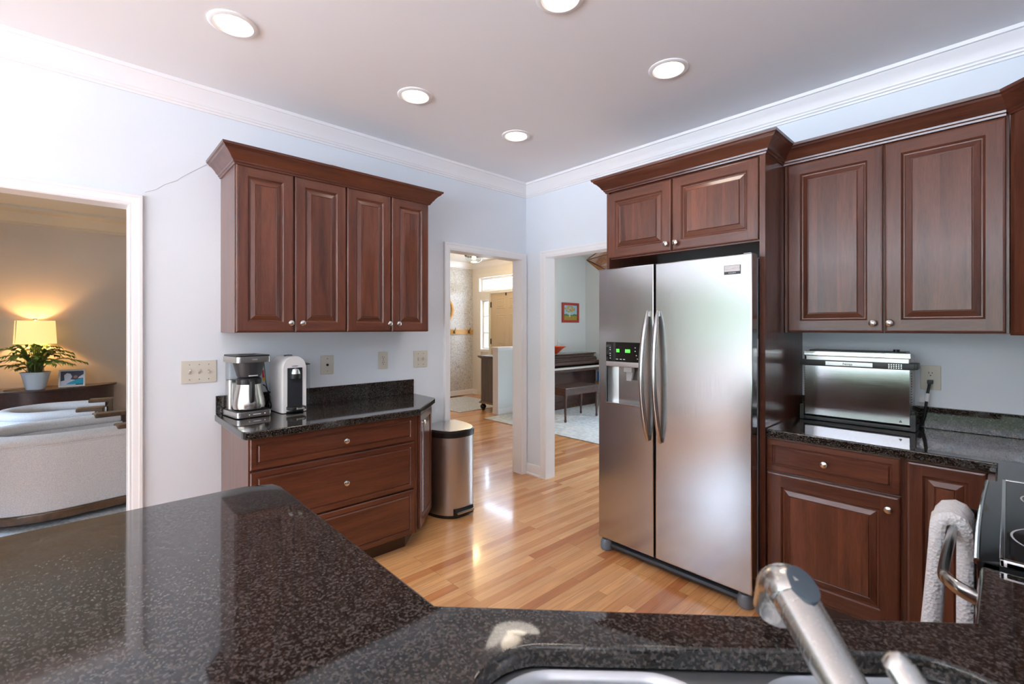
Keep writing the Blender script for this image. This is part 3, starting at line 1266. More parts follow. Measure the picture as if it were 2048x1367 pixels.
# ------------------------------------------------------------------ small appliances on the coffee counter
# drip coffee maker
CX, CY = .247, -2.505      # front left corner of its base
t = thing('coffee_maker', 'steel drip coffee maker with thermal carafe at the left counter end', 'coffee maker', (.150, -2.432, .885), radians(7))
x0, x1, y0, y1 = -.118, .112, -.092, .092
mb = MB()
mb.prism(rrect(x0, x1, y0, y1, .02), .004, .036, bev=.002)
bs = obj('base', mb, STEELB, t)
mb = MB()
mb.prism(rrect(x0 + .012, x1 - .008, y0 + .006, y1 - .006, .02), .036, .040)
obj('hot_plate', mb, BLACKP, bs)
mb = MB()
mb.box(x1 - .0005, x1 + .001, -.032, -.026, .016, .022)
mb.box(x1 - .0005, x1 + .001, -.010, .032, .017, .021)
mb.box(x1 - .0005, x1 + .001, -.0 + .050, .056, .016, .022)
obj('front_buttons', mb, WHITEI, bs)
mb = MB()
mb.prism(rrect(x0 + .008, x0 + .075, y0 + .012, y1 - .012, .018), .036, .205, bev=.002)
obj('water_tower', mb, STEELB, t)
mb = MB()
mb.prism(rrect(x0 + .010, x0 + .078, y0 + .010, y1 - .010, .018), .205, .312)
obj('water_tank', mb, TANK, t)
mb = MB()
mb.prism(rrect(x0 + .002, x1 - .003, y0, y1, .022), .310, .344, bev=.002)
hd = obj('brew_head', mb, STEELB, t)
mb = MB()
mb.prism(rrect(x0 + .004, x1 - .006, y0 + .003, y1 - .003, .022), .344, .352, bev=.003)
mb.lathe([(.045, .352), (.045, .355), (.0, .355)], 24, ((x0 + x1) / 2, (y0 + y1) / 2, 0))
obj('lid', mb, BLACKP, hd)
text('head_lettering', 'OXO', .012, WHITEI, hd, (x1 - .0015, (y0 + y1) / 2, .327), (pi / 2, 0, pi / 2))
mb = MB()
bc = ((x0 + x1) / 2 + .03, (y0 + y1) / 2, 0)
mb.lathe([(.078, .312), (.080, .305), (.062, .232), (.058, .226), (0, .226)], 32, bc)
bk = obj('brew_basket', mb, DARKP, t)
mb = MB()
mb.box(bc[0] + .052, bc[0] + .064, bc[1] - .024, bc[1] + .024, .232, .238)
obj('basket_print', mb, WHITEI, bk)
# thermal carafe standing on it
t = thing('thermal_carafe', 'brushed steel thermal carafe with black lid under the brew basket', 'carafe', (.150 + .030, -2.432 + .002, .926), radians(7))
mb = MB()
mb.lathe([(0, 0), (.070, 0), (.079, .006), (.083, .025), (.080, .055), (.070, .100), (.063, .132), (.062, .146)], 36, cap=False)
obj('body', mb, steel('carafe_steel', (.62, .60, .57), .22, axis='x'), t)
mb = MB()
mb.lathe([(.0625, .144), (.0645, .148), (.0645, .172), (.058, .180), (.0, .184)], 36, cap=False)
mb.loft([[(.04, -.02, .146), (.04, .02, .146), (.04, .02, .176), (.04, -.02, .176)], [(.078, -.009, .168), (.078, .009, .168), (.078, .009, .178), (.078, -.009, .178)]], cap1=True)
obj('lid', mb, BLACKP, t)
mb = MB()
ha = radians(-12)
H = [(.060, .165), (.092, .168), (.104, .158), (.107, .13), (.107, .085), (.104, .058), (.094, .052)]
mb.tube([(r * cos(ha), r * sin(ha), z) for r, z in H], [.011, .013, .014, .0145, .0145, .013, .009], 12)
obj('handle', mb, BLACKP, t)

# capsule espresso machine
t = thing('espresso_machine', 'white dome-topped capsule espresso machine with dark front', 'espresso machine', (.150, -2.208, .885), radians(4))
mb = MB()
# front faces +x ; body outline in yz, extruded in x with rounded top
loops = []
sec = []
w, hsh = .073, .262
for k in range(17):
    a = pi * k / 16
    sec.append((w * cos(a), hsh + .076 * sin(a)))
sec = [(w, 0.004)] + sec + [(-w, 0.004)]
for x, s in ((-.115, .90), (-.105, .97), (-.08, 1), (.075, 1), (.095, .97), (.102, .92)):
    loops.append([(x, p[0] * s, .004 + (p[1] - .004) * (.97 + .03 * s)) for p in sec])
mb.loft(loops, cap0=True, cap1=True)
bd = obj('body', mb, WHITEP, t, smooth=50)
mb = MB()
mb.box(.098, .106, -.044, .044, .036, .268, bev=.003)
obj('front_panel', mb, DARKPANEL, t)
mb = MB()
mb.box(-.118, .108, -.050, .050, .0015, .012, bev=.003)
obj('foot', mb, BLACKP, t)
mb = MB()
mb.lathe([(0, -.006), (.026, -.006), (.027, 0), (.027, .03), (.020, .048), (.0, .053)], 24, (.108, 0, .212), sx=1.0)
sp = obj('spout', mb, CHROME, t)
mb = MB()
mb.lathe([(.029, 0), (.030, .012), (.029, .028)], 24, (.106, 0, .204), cap=False)
obj('spout_collar', mb, BLACKP, sp)
mb = MB()
mb.prism(rrect(.085, .160, -.052, .052, .03), .022, .040, bev=.003)
dt = obj('drip_tray', mb, BLACKP, t)
text('tray_lettering', 'Breville', .016, WHITEI, dt, (.1605, .01, .031), (pi / 2, 0, pi / 2))
text('body_lettering', 'NESPRESSO', .007, DARKP, bd, (.1035, 0, .278), (pi / 2, 0, pi / 2))
mb = MB()
mb.lathe([(.024, .334), (.024, .341), (0, .343)], 20, (0.0, 0, 0))
obj('top_button', mb, DARKP, t)
mb = MB()
mb.lathe([(.040, .01), (.040, .275)], 24, (-.02, .100, 0), cap=True)
obj('water_tank', mb, TANK, t)
mb = MB()
mb.lathe([(.041, .275), (.042, .280), (.030, .285), (0, .286)], 24, (-.02, .100, 0))
obj('tank_lid', mb, BLACKP, t)

# cords bunched between the two machines, with a red and yellow tag
t = thing('cord_tangle', 'tangle of black power cords between the two coffee machines', 'cord', (.06, -2.309, .885))
t.scale = (1, .55, 1)
mb = MB()
pts = [(-.035, 0, .29), (-.03, .005, .24), (-.02, .012, .17), (-.005, .03, .10), (.02, .02, .05), (.05, -.01, .03), (.06, .01, .012), (.03, .03, .008), (.0, .0, .02), (.03, -.01, .06), (.04, .02, .09), (.0, .03, .08), (-.01, -.0, .045), (.03, -.01, .012)]
def spline(P, n=6):
    out = []
    for i in range(len(P) - 1):
        p0, p1, p2, p3 = [Vector(P[max(0, min(len(P) - 1, i + k))]) for k in (-1, 0, 1, 2)]
        for j in range(n):
            s = j / n
            out.append(.5 * ((2 * p1) + (p2 - p0) * s + (2 * p0 - 5 * p1 + 4 * p2 - p3) * s * s + (3 * p1 - p0 - 3 * p2 + p3) * s ** 3))
    out.append(Vector(P[-1]))
    return out
mb.tube(spline(pts), .0038, 8)
obj('cable', mb, RUBBER, t)
mb = MB()
mb.tube(spline([(-.035, -.01, .155), (-.01, .0, .15), (.01, .02, .12), (.015, .05, .11), (0, .07, .115)]), .0038, 8)
mb.tube(spline([(.05, .02, .02), (.02, .045, .05), (-.01, .03, .09), (.03, .0, .10), (.05, .02, .06), (.03, .04, .02), (.0, .01, .006)]), .0038, 8)
obj('cable', mb, RUBBER, t)
mb = MB()
mb.M = Matrix.Rotation(radians(12), 4, 'X')
mb.box(-.022, -.019, .020, .040, .20, .245)
obj('tag', mb, simple('red_tag', (.75, .03, .02), .4), t, label='red cord tag')
mb = MB()
mb.M = Matrix.Rotation(radians(12), 4, 'X')
mb.box(-.022, -.019, .022, .045, .175, .199)
obj('tag', mb, simple('yellow_tag', (.75, .50, .03), .4), t, label='yellow cord tag')


# ------------------------------------------------------------------ wall plates
def plate_base(t, w, h):
    mb = MB()
    mb.box(-w / 2, w / 2, -.006, -.0005, -h / 2, h / 2, bev=.003)
    return obj('plate', mb, ALMOND, t)


def screw(p, pts):
    for x, z in pts:
        mb = MB()
        mb.lathe([(.0035, .0055), (.003, .0075), (0, .008)], 10, (x, 0, z), '-y')
        obj('screw', mb, NICKEL, p)


def duplex(t, zc):
    mb = MB()
    mb.lathe([(.017, .005), (.017, .0075), (0, .008)], 24, (0, 0, zc), '-y')
    f = obj('receptacle', mb, ALMOND, t)
    mb = MB()
    mb.box(-.0075, -.0050, -.0088, -.0078, zc + .000, zc + .010)
    mb.box(.0050, .0075, -.0088, -.0078, zc + .001, zc + .009)
    mb.lathe([(.003, .0078), (.003, .0088), (0, .0088)], 10, (0, 0, zc - .008), '-y')
    obj('slots', mb, BLACKP, f)


t = thing('light_switch', 'triple almond switch plate left of the coffee maker', 'switch', (0, -2.642, 1.140), pi / 2)
p = plate_base(t, .172, .128)
for i, x in enumerate((-.046, 0, .046)):
    mb = MB()
    mb.box(x - .005, x + .005, -.008, -.005, -.012, .012)
    f = obj('toggle_slot', mb, simple('toggle_slot_shade', (.45, .43, .38), .5), t)
    mb = MB()
    mb.M = Matrix.Translation((x, -.006, 0)) @ Matrix.Rotation(radians(-35 if i < 2 else 35), 4, 'X')
    mb.box(-.004, .004, -.016, 0, -.004, .004, bev=.001)
    obj('toggle', mb, ALMOND, t)
screw(p, [(x, z) for x in (-.046, 0, .046) for z in (-.042, .042)])

t = thing('cable_jack_plate', 'almond wall plate with one coaxial jack right of the espresso machine', 'wall plate', (0, -1.911, 1.140), pi / 2)
p = plate_base(t, .088, .128)
mb = MB()
mb.lathe([(.008, .005), (.008, .009), (.005, .010), (.005, .018), (0, .018)], 12, (0, 0, 0), '-y')
obj('coaxial_jack', mb, BLACKM, t)
screw(p, [(0, -.042), (0, .042)])

t = thing('power_outlet', 'almond duplex outlet under the four-door cabinet', 'outlet', (0, -1.499, 1.151), pi / 2)
p = plate_base(t, .078, .128)
duplex(t, .020)
duplex(t, -.020)
screw(p, [(0, 0)])

t = thing('light_switch', 'double almond switch plate above the clipped counter end', 'switch', (0, -1.177, 1.147), pi / 2)
p = plate_base(t, .124, .130)
for i, x in enumerate((-.023, .023)):
    mb = MB()
    mb.box(x - .005, x + .005, -.008, -.005, -.012, .012)
    obj('toggle_slot', mb, simple('toggle_slot_shade', (.45, .43, .38), .5), t)
    mb = MB()
    mb.M = Matrix.Translation((x, -.006, 0)) @ Matrix.Rotation(radians(35 if i == 0 else -35), 4, 'X')
    mb.box(-.004, .004, -.016, 0, -.004, .004, bev=.001)
    obj('toggle', mb, ALMOND, t)
screw(p, [(x, z) for x in (-.023, .023) for z in (-.042, .042)])

t = thing('power_outlet', 'almond duplex outlet with the toaster oven plug in its lower socket', 'outlet', (2.898, 0, 1.139))
p = plate_base(t, .078, .122)
duplex(t, .020)
duplex(t, -.020)

# ------------------------------------------------------------------ flip-up toaster oven standing on its back
t = thing('toaster_oven', 'stainless toaster oven flipped upright against the right backsplash', 'toaster oven', (2.615, -.19, .885))
W2 = .228
mb = MB()
mb.box(-W2, W2, .004, .150, .022, .374, bev=.012, seg=3)
obj('casing', mb, STEELB, t)
mb = MB()
mb.box(-W2 + .004, W2 - .004, -.002, .006, .030, .300, bev=.002)
obj('base_panel', mb, steel('flat_panel_steel', (.42, .42, .425), .11, wav=.35, axis='x'), t)
mb = MB()
mb.box(-W2 + .001, W2 - .001, -.003, .02, .352, .380, bev=.003)
mb.box(-W2 + .002, .13, -.0045, .01, .356, .378, bev=.002)
obj('chrome_strip', mb, CHROME, t)
mb = MB()
mb.box(-W2 + .02, W2 - .02, .02, .14, .374, .386, bev=.004)
obj('top_edge', mb, BLACKP, t)
mb = MB()
mb.box(-W2 - .018, W2 + .014, -.006, .04, .300, .332, bev=.004)
mb.box(W2 - .004, W2 + .026, -.004, .075, .302, .334, bev=.005)
bn = obj('hinge_band', mb, BLACKP, t)
mb = MB()
mb.box(-.125, .080, -.009, -.005, .304, .327, bev=.0015)
npl = obj('name_plate', mb, STEELB, bn)
text('plate_lettering', 'Ninja', .020, DARKP, npl, (-.026, -.0095, .3155))
mb = MB()
for i in range(6):
    for j in range(3):
        mb.box(.142 + i * .0095, .147 + i * .0095, -.0075, -.0055, .304 + j * .0085, .309 + j * .0085)
obj('vent_holes', mb, STEELB, bn)
mb = MB()
for i in range(17):
    z = .075 + i * .0128
    mb.box(W2 - .016, W2 + .001, .012, .030, z, z + .006)
obj('side_vent', mb, BLACKP, t)
mb = MB()
for i in range(17):
    z = .075 + i * .0128
    mb.box(-W2 - .001, -W2 + .010, .012, .030, z, z + .006)
obj('side_vent', mb, BLACKP, t)
mb = MB()
mb.lathe([(.013, 0), (.013, .012), (0, .013)], 16, (.165, .06, .384))
obj('top_button', mb, BLACKP, t)
mb = MB()
mb.box(-W2 - .014, W2 + .018, -.008, .13, .001, .022, bev=.004)
for sx in (-1, 1):
    mb.prism([(sx * (W2 - .002), -.010), (sx * (W2 + .017), -.010), (sx * (W2 + .017), .03), (sx * (W2 - .002), .03)][::sx], .001, .082, bev=.004)
obj('stand', mb, BLACKP, t)
mb = MB()
mb.faces([(.182, -.003, .040), (.196, -.003, .040), (.189, -.003, .052)], [[0, 1, 2]])
mb.faces([(.1865, -.0032, .0425), (.1915, -.0032, .0425), (.189, -.0032, .0475)], [[0, 1, 2]], 1)
obj('warning_mark', mb, [DARKP, GREYL], t)
mb = MB()
mb.box(.272, .294, .150, .186, .225, .245, bev=.003)
mb.tube(spline([(.281, .165, .235), (.278, .155, .20), (.272, .150, .16), (.268, .150, .11), (.262, .150, .06), (.250, .150, .02), (.225, .140, .012)]), .006, 10)
pc = obj('power_cord', mb, BLACKP, t)
mb = MB()
mb.tube([(.2745, .1520, .178), (.2700, .1500, .138)], .0095, 10)
mb.box(.245, .270, .150, .151, .130, .160)
obj('cord_label', mb, simple('white_label', (.8, .82, .85), .5), pc)

# ------------------------------------------------------------------ trash can
t = thing('trash_can', 'stainless step trash can standing beside the coffee base cabinet', 'trash can', (.050, -1.065, 0))


def dshape(d=.37, hw=.185, e_=0.0, r=.12):
    pts = [(-e_, -hw - e_), ]
    n = 22
    for k in range(n + 1):
        a = -pi / 2 + pi * k / n
        ca, sa = cos(a), sin(a)
        q = 2.6
        cc = abs(ca) ** (2 / q)
        ss = (1 if sa >= 0 else -1) * abs(sa) ** (2 / q)
        pts.append((.06 + (d - .06 + e_) * cc, (hw + e_) * ss))
    pts.append((-e_, hw + e_))
    return pts


mb = MB()
mb.prism(dshape(), .022, .585)
obj('body', mb, steel('trash_can_steel', (.62, .61, .60), .38), t, smooth=40)
mb = MB()
mb.prism(dshape(e_=.002), 0, .022, bev=.003)
obj('base', mb, BLACKP, t, smooth=40)
mb = MB()
mb.prism(dshape(e_=.006), .585, .630, bev=.006)
lidr = obj('lid_rim', mb, BLACKP, t, smooth=40)
mb = MB()
mb.prism(dshape(e_=-.004), .630, .640, bev=.006)
obj('lid', mb, STEELB, t, smooth=40)
mb = MB()
mb.box(.355, .400, -.075, .075, .035, .052, bev=.006)
obj('pedal', mb, STEELB, t)
mb = MB()
mb.box(.330, .3735, -.085, .085, .014, .070, bev=.004)
obj('pedal_slot', mb, BLACKP, t)

# ------------------------------------------------------------------ peninsula with corner sink
PEN = [(1.492, -3.95), (3.07, -3.95), (3.768, -3.25), (3.768, -1.742), (3.128, -1.742), (3.124, -1.752), (3.124, -2.022), (2.449, -2.671), (1.575, -2.672), (1.53, -2.684), (1.496, -2.76)]
C45 = sqrt(.5)


def dg(s, tt):
    """point on the corner sink front: s along the cut corner, tt away from it"""
    return (2.449 + C45 * (s + tt), -2.671 + C45 * (s - tt))


hole = [dg(s, tt) for s, tt in rrect(.092, .842, .104, .520, .10, 10)]


def signed_area(p):
    return sum(p[i][0] * p[(i + 1) % len(p)][1] - p[(i + 1) % len(p)][0] * p[i][1] for i in range(len(p)))


if signed_area(PEN) < 0:
    PEN = PEN[::-1]
if signed_area(hole) < 0:
    hole = hole[::-1]


def fill_between(mb, outer, inners, z, mi=None, up=True):
    t_ = bmesh.new()
    edges = []
    for lp in [outer] + inners:
        vs_ = [t_.verts.new((p[0], p[1], z)) for p in lp]
        for i in range(len(vs_)):
            edges.append(t_.edges.new((vs_[i], vs_[(i + 1) % len(vs_)])))
    bmesh.ops.triangle_fill(t_, edges=edges, use_beauty=True, use_dissolve=False)
    for f in t_.faces:
        if (f.normal.z > 0) != up:
            f.normal_flip()
    mb._add(t_, mi)


mb = MB()
TOP = .885
po = offset_poly(PEN, .006)
po2 = offset_poly(PEN, .002)
ho = offset_poly(hole, -.006)
ho2 = offset_poly(hole, -.002)
fill_between(mb, po, [ho], TOP)
mb.loft([[(x, y, TOP) for x, y in po], [(x, y, TOP - .002) for x, y in po2], [(x, y, TOP - .006) for x, y in PEN], [(x, y, TOP - .032) for x, y in PEN]])
mb.loft([[(x, y, TOP) for x, y in ho], [(x, y, TOP - .002) for x, y in ho2], [(x, y, TOP - .006) for x, y in hole], [(x, y, TOP - .032) for x, y in hole]])
fill_between(mb, PEN, [hole], TOP - .032, up=False)
bmesh.ops.remove_doubles(mb.bm, verts=list(mb.bm.verts), dist=.0002)
o = obj('countertop', mb, GRANITE, smooth=50)
tag(o, 'large dark granite peninsula counter with the corner sink, in front', 'countertop')

t = thing('peninsula_cabinet', 'cherry base cabinets carrying the granite peninsula with the sink', 'cabinet', (0, 0, 0))
mb = MB()
ci = offset_poly(PEN, .035)
ci2 = offset_poly(PEN, .055)
mb.loft([[(x, y, .09) for x, y in ci], [(x, y, .852) for x, y in ci], [(x, y, .852) for x, y in ci2], [(x, y, .09) for x, y in ci2], [(x, y, .09) for x, y in ci]])
obj('body', mb, cherry[0], t, smooth=0)
mb = MB()
ci = offset_poly(PEN, .09)
ci2 = offset_poly(PEN, .11)
mb.loft([[(x, y, 0) for x, y in ci], [(x, y, .09) for x, y in ci], [(x, y, .09) for x, y in ci2], [(x, y, 0) for x, y in ci2], [(x, y, 0) for x, y in ci]])
obj('toe_kick', mb, toe_mat, t, smooth=0)

# sink: local x along the cut corner, local -y towards the camera
t = thing('kitchen_sink', 'double-bowl undermount steel sink in the corner of the granite peninsula', 'sink', (2.449, -2.671, 0), pi / 4)
b1 = [(s, -v) for s, v in rrect(.108, .448, .108, .515, .10, 10)]
b2 = [(s, -v) for s, v in rrect(.490, .826, .108, .515, .10, 10)]
fl = [(s, -v) for s, v in rrect(.07, .865, .085, .54, .11, 10)]
mb = MB()
fill_between(mb, fl, [b1, b2], .8505)
obj('flange', mb, SINKM, t)


def shrink(lp, d, z):
    cx_ = sum(p[0] for p in lp) / len(lp)
    cy_ = sum(p[1] for p in lp) / len(lp)
    hx = max(abs(p[0] - cx_) for p in lp)
    hy = max(abs(p[1] - cy_) for p in lp)
    return [(cx_ + (p[0] - cx_) * (1 - d / hx), cy_ + (p[1] - cy_) * (1 - d / hy), z) for p in lp]


for lp in (b1, b2):
    mb = MB()
    mb.loft([shrink(lp, 0, .8505), shrink(lp, .004, .848), shrink(lp, .009, .838), shrink(lp, .012, .70), shrink(lp, .022, .672), shrink(lp, .05, .660)], cap1=True)
    bw = obj('bowl', mb, SINKM, t, recalc=False, smooth=60)
    mb = MB()
    cx_ = sum(p[0] for p in lp) / len(lp)
    mb.lathe([(.042, .6605), (.042, .663), (.034, .664), (.030, .6615), (0, .6615)], 24, (cx_, -.33, 0))
    obj('drain', mb, CHROME, bw)

t = thing('kitchen_faucet', 'brushed nickel pull-out faucet reaching over the corner sink', 'faucet', (2.449, -2.671, .885), pi / 4)
FS, FT = .50, -.580
mb = MB()
mb.lathe([(.034, 0), (.034, .006), (.028, .012), (.026, .05), (.028, .075), (.026, .095), (.018, .105), (0, .108)], 28, (FS, FT, 0))
obj('body', mb, FAUCET, t)
# spout: inclined tube from the body to the spray head
a_ = Vector((FS, FT + .01, .035))
b_ = Vector((FS - .001, -.268, .165))
mb = MB()
pts = [a_.lerp(b_, k / 10) for k in range(11)]
mb.tube(pts, [.0205] * 6 + [.0212, .022, .023, .0242, .0252], 20)
obj('spout', mb, FAUCET, t, smooth=50)
mb = MB()
dv = (b_ - a_).normalized()
c_ = b_ + dv * .024 + Vector((0, 0, .001))
d_ = c_ + Vector((0, .022, -.014))
e_ = d_ + Vector((0, .012, -.036))
hp = [b_ - dv * .004, b_ + dv * .012, c_, d_, e_]
mb.tube(spline([tuple(p) for p in hp], 5), [.0255] * 6 + [.0275] * 5 + [.029] * 5 + [.027] * 4 + [.024], 22)
hd = obj('spray_head', mb, FAUCET, t, smooth=60)
mb = MB()
bt = b_ + dv * .012 + Vector((.004, -dv.z * .0265, dv.y * .0265))
mb.M = Matrix.Translation(bt) @ Matrix.Rotation(math.atan2(dv.z, dv.y), 4, 'X')
mb.lathe([(.0155, -.004), (.0155, .0012), (.0135, .0022), (0, .0026)], 24, sy=1.6)
obj('spray_button', mb, simple('blue_grey_button', (.06, .08, .10), .35), hd)
mb = MB()
mb.tube(spline([(FS - .0, FT + .0, .100), (FS - .002, FT + .03, .130), (FS - .008, FT + .08, .172), (FS - .016, FT + .140, .217)]), .0125, 14, ry=.010)
mb.lathe([(0, -.0115), (.008, -.007), (.0115, 0), (.008, .007), (0, .0115)], 12, (FS - .0165, FT + .142, .2185))
obj('lever', mb, FAUCET, t)

# ------------------------------------------------------------------ range
t = thing('kitchen_range', 'black glass electric range built in beyond the sink counter', 'range', (3.118, -1.355, 0))
mb = MB()
mb.box(.012, .650, -.378, .378, .05, .888)
obj('body', mb, BLACKP, t)
mb = MB()
mb.box(.012, .650, -.38, .38, 0, .05)
obj('toe_kick', mb, BLACKP, t)
mb = MB()
mb.box(.042, .648, -.381, .381, .889, .904, bev=.003)
ct = obj('cooktop', mb, BLACKG, t)
mb = MB()
for y in (-.381, .369):
    mb.box(.034, .648, y, y + .012, .890, .9055, bev=.002)
mb.box(.600, .650, -.381, .381, .900, .920, bev=.004)
mb.box(.034, .0425, -.381, .381, .889, .9055, bev=.002)
obj('steel_edge', mb, CHROME, ct)
mb = MB()
for cx_, cy_, r in ((.165, -.19, .115), (.165, .17, .095), (.44, -.19, .09), (.44, .17, .115)):
    n = 48
    o_ = [(cx_ + r * cos(2 * pi * k / n), cy_ + r * sin(2 * pi * k / n), .9046) for k in range(n)]
    i_ = [(cx_ + (r - .004) * cos(2 * pi * k / n), cy_ + (r - .004) * sin(2 * pi * k / n), .9046) for k in range(n)]
    mb.loft([o_, i_])
obj('burner_ring', mb, simple('burner_ring_print', (.55, .56, .57), .4), ct)
# bowed control fascia with a chrome lip
mb = MB()
nn = 16
L1, L2, L3 = [], [], []
for k in range(nn + 1):
    y = -.378 + .756 * k / nn
    bow = .005 * (1 - (2 * k / nn - 1) ** 2)
    L1.append((.034, y, .898))
    L2.append((.000 - bow, y, .888))
    L3.append((.010 - bow * .5, y, .775))
m_ = nn + 1
mb.faces(L1 + L2 + L3, [[k, k + 1, m_ + k + 1, m_ + k] for k in range(nn)] + [[m_ + k, m_ + k + 1, 2 * m_ + k + 1, 2 * m_ + k] for k in range(nn)])
mb.faces([L1[0], L2[0], L3[0], (.034, L1[0][1], .775)], [[0, 1, 2, 3]])
mb.faces([L1[-1], L2[-1], L3[-1], (.034, L1[-1][1], .775)], [[0, 1, 2, 3]])
fa = obj('control_fascia', mb, BLACKG, t, smooth=40)
mb = MB()
mb.tube(L2, .005, 8, ry=.007)
obj('chrome_lip', mb, CHROME, fa)
mb = MB()
mb.box(-.004, .012, -.372, .372, .19, .770, bev=.004)
od = obj('oven_door', mb, BLACKG, t)
mb = MB()
hz, hx = .795, -.062
P = [(.000, -.318, hz - .012), (-.030, -.312, hz - .004), (-.052, -.285, hz), (hx, -.240, hz), (hx - .002, 0, hz), (hx, .24, hz), (-.052, .285, hz), (-.030, .312, hz - .004), (.0, .318, hz - .012)]
mb.tube(spline(P, 6), .011, 14, ry=.017, up=(0, 0, 1))
obj('handle', mb, steel('handle_steel', (.42, .41, .40), .22, axis='x'), od)
mb = MB()
mb.box(-.003, .012, -.372, .372, .06, .182, bev=.004)
obj('drawer', mb, BLACKG, t)

# towel over the range handle
mb = MB()
cx_, cz_ = 3.118 + hx, hz
nv, nu = 34, 20
ring = []
rows = []
for k in range(nv + 1):
    s = k / nv
    if s < .42:
        q = s / .42                                   # outer side, going up
        off, z, hang = -.030 - .030 * (1 - q) ** 1.3, cz_ - .62 * (1 - q), 1 - q
    elif s > .58:
        q = (s - .58) / .42
        off, z, hang = .026 + .004 * q, cz_ - .60 * q, q
    else:
        a = pi - pi * (s - .42) / .16
        off, z, hang = -.002 + .028 * cos(a), cz_ + .034 * sin(a), 0
    rows.append((off, z, hang, s))
vs, fs = [], []
for off, z, hang, s in rows:
    for j in range(nu + 1):
        u = j / nu
        wid = .155 + .075 * hang ** .8
        y = -1.195 + (u - .5) * wid - .02 * hang
        wave = (.010 * hang + .003) * sin(u * 2 * pi * 1.6 + (0 if s < .5 else 1.3))
        sg = 1 if s < .5 else .35
        vs.append((cx_ + off - (.006 + abs(wave)) * sg + wave * sg * .5, y, z + .006 * cos(u * 9) * hang))
w_ = nu + 1
for k in range(nv):
    for j in range(nu):
        fs.append([k * w_ + j, k * w_ + j + 1, (k + 1) * w_ + j + 1, (k + 1) * w_ + j])
mb.faces(vs, fs)
o = obj('dish_towel', mb, WAFFLE, recalc=False, smooth=80)
tag(o, 'white waffle dish towel hung over the range handle', 'towel')
sm = o.modifiers.new('thick', 'SOLIDIFY')
sm.thickness = .036
sm.offset = 0

# ------------------------------------------------------------------ recessed ceiling lights
rl = None
for x, y, lab in ((.795, -2.64, 'recessed ceiling light above the left end of the coffee counter, largest in view'),
                  (.793, -1.707, 'recessed ceiling light above the right part of the coffee cabinet'),
                  (.788, -.886, 'recessed ceiling light nearest the corner of the walls, smallest in view'),
                  (1.946, -.884, 'recessed ceiling light in front of the refrigerator cabinet'),
                  (1.906, -1.70, 'recessed ceiling light cut off by the top edge of the photo')):
    if rl is None:
        rl = thing('recessed_light', lab, 'ceiling light', (x, y, CZ), 0, 'recessed ceiling lights')
        mb = MB()
        mb.lathe([(.100, -.0005), (.100, -.004), (.094, -.008), (.080, -.009), (.074, -.004), (.072, -.002)], 40, cap=False)
        obj('trim_ring', mb, TRIM, rl)
        mb = MB()
        mb.lathe([(.074, -.0025), (0, -.0025)], 36, cap=False)
        obj('lens', mb, BULB, rl, smooth=0, label='glowing warm white lens')
    else:
        c = copy_tree(rl)
        c.location = (x, y, CZ)
        c['label'] = lab
    sd_ = bpy.data.lights.new('downlight', 'SPOT')
    sd_.energy = 17
    sd_.color = (1.0, .90, .78)
    sd_.spot_size = radians(128)
    sd_.spot_blend = .9
    sd_.shadow_soft_size = .17
    so_ = bpy.data.objects.new('downlight', sd_)
    so_.location = (x, y, CZ - .012)
    COL.objects.link(so_)

# ------------------------------------------------------------------ living room
# demilune chest
t = thing('demilune_chest', 'dark half-round wooden chest carrying the lamp and the fern', 'chest', (-4.75, -3.50, 0), 0)


def demi(a, b, n=24):
    return [(.002, -a)] + [(b * cos(-pi / 2 + pi * k / n), a * sin(-pi / 2 + pi * k / n)) for k in range(1, n)] + [(.002, a)]


mb = MB()
mb.prism(demi(.72, .47), .668, .692, bev=.006)
obj('top', mb, mahog, t)
mb = MB()
mb.prism(demi(.69, .445), .50, .667)
obj('apron', mb, mahog, t, smooth=40)
mb = MB()
mb.prism(demi(.675, .43), .14, .499)
obj('body', mb, mahog_z, t, smooth=40)
for a in (-70, -25, 25, 70):
    mb = MB()
    mb.lathe([(.018, 0), (.028, .14)], 12, (.40 * cos(radians(a)) * .95, .64 * sin(radians(a)), 0))
    obj('leg', mb, mahog_z, t)

# table lamp
t = thing('table_lamp', 'lit table lamp with a cream drum shade on the half-round chest', 'lamp', (-4.565, -3.51, .693))
mb = MB()
mb.lathe([(.085, 0), (.085, .012), (.03, .03), (.05, .10), (.075, .20), (.06, .32), (.022, .40), (.015, .44), (.012, .62)], 24)
obj('base', mb, simple('lamp_base_ceramic', (.62, .58, .50), .25), t)
m, nt, b = mat('lit_linen_shade')
b.inputs['Base Color'].default_value = (.62, .44, .20, 1)
b.inputs['Roughness'].default_value = .9
b.inputs['Transmission Weight'].default_value = 0
b.inputs['Subsurface Weight'].default_value = 0
b.inputs['Emission Color'].default_value = (1.0, .66, .25, 1)
b.inputs['Emission Strength'].default_value = .78
SHADE = m
mb = MB()
mb.lathe([(.180, .514), (.166, .782), (.164, .782), (.178, .514), (.180, .514)], 40, cap=False)
obj('lamp_shade', mb, SHADE, t, label='glowing cream fabric drum shade')
mb = MB()
mb.tube([(.176 * cos(-1.08), .176 * sin(-1.08), .515), (.167 * cos(-1.08), .167 * sin(-1.08), .781)], .004, 6)
obj('shade_seam', mb, simple('shade_seam_tan', (.32, .20, .09), .8), t)
mb = MB()
mb.lathe([(.012, .78), (.022, .79), (.022, .80), (.012, .808), (0, .81)], 16)
obj('finial', mb, NICKEL, t)
mb = MB()
mb.tube([(0, .16, .776), (0, -.16, .776)], .003, 6)
mb.tube([(.16, 0, .776), (-.16, 0, .776)], .003, 6)
mb.tube([(0, 0, .6), (0, 0, .79)], .004, 6)
obj('harp', mb, NICKEL, t)
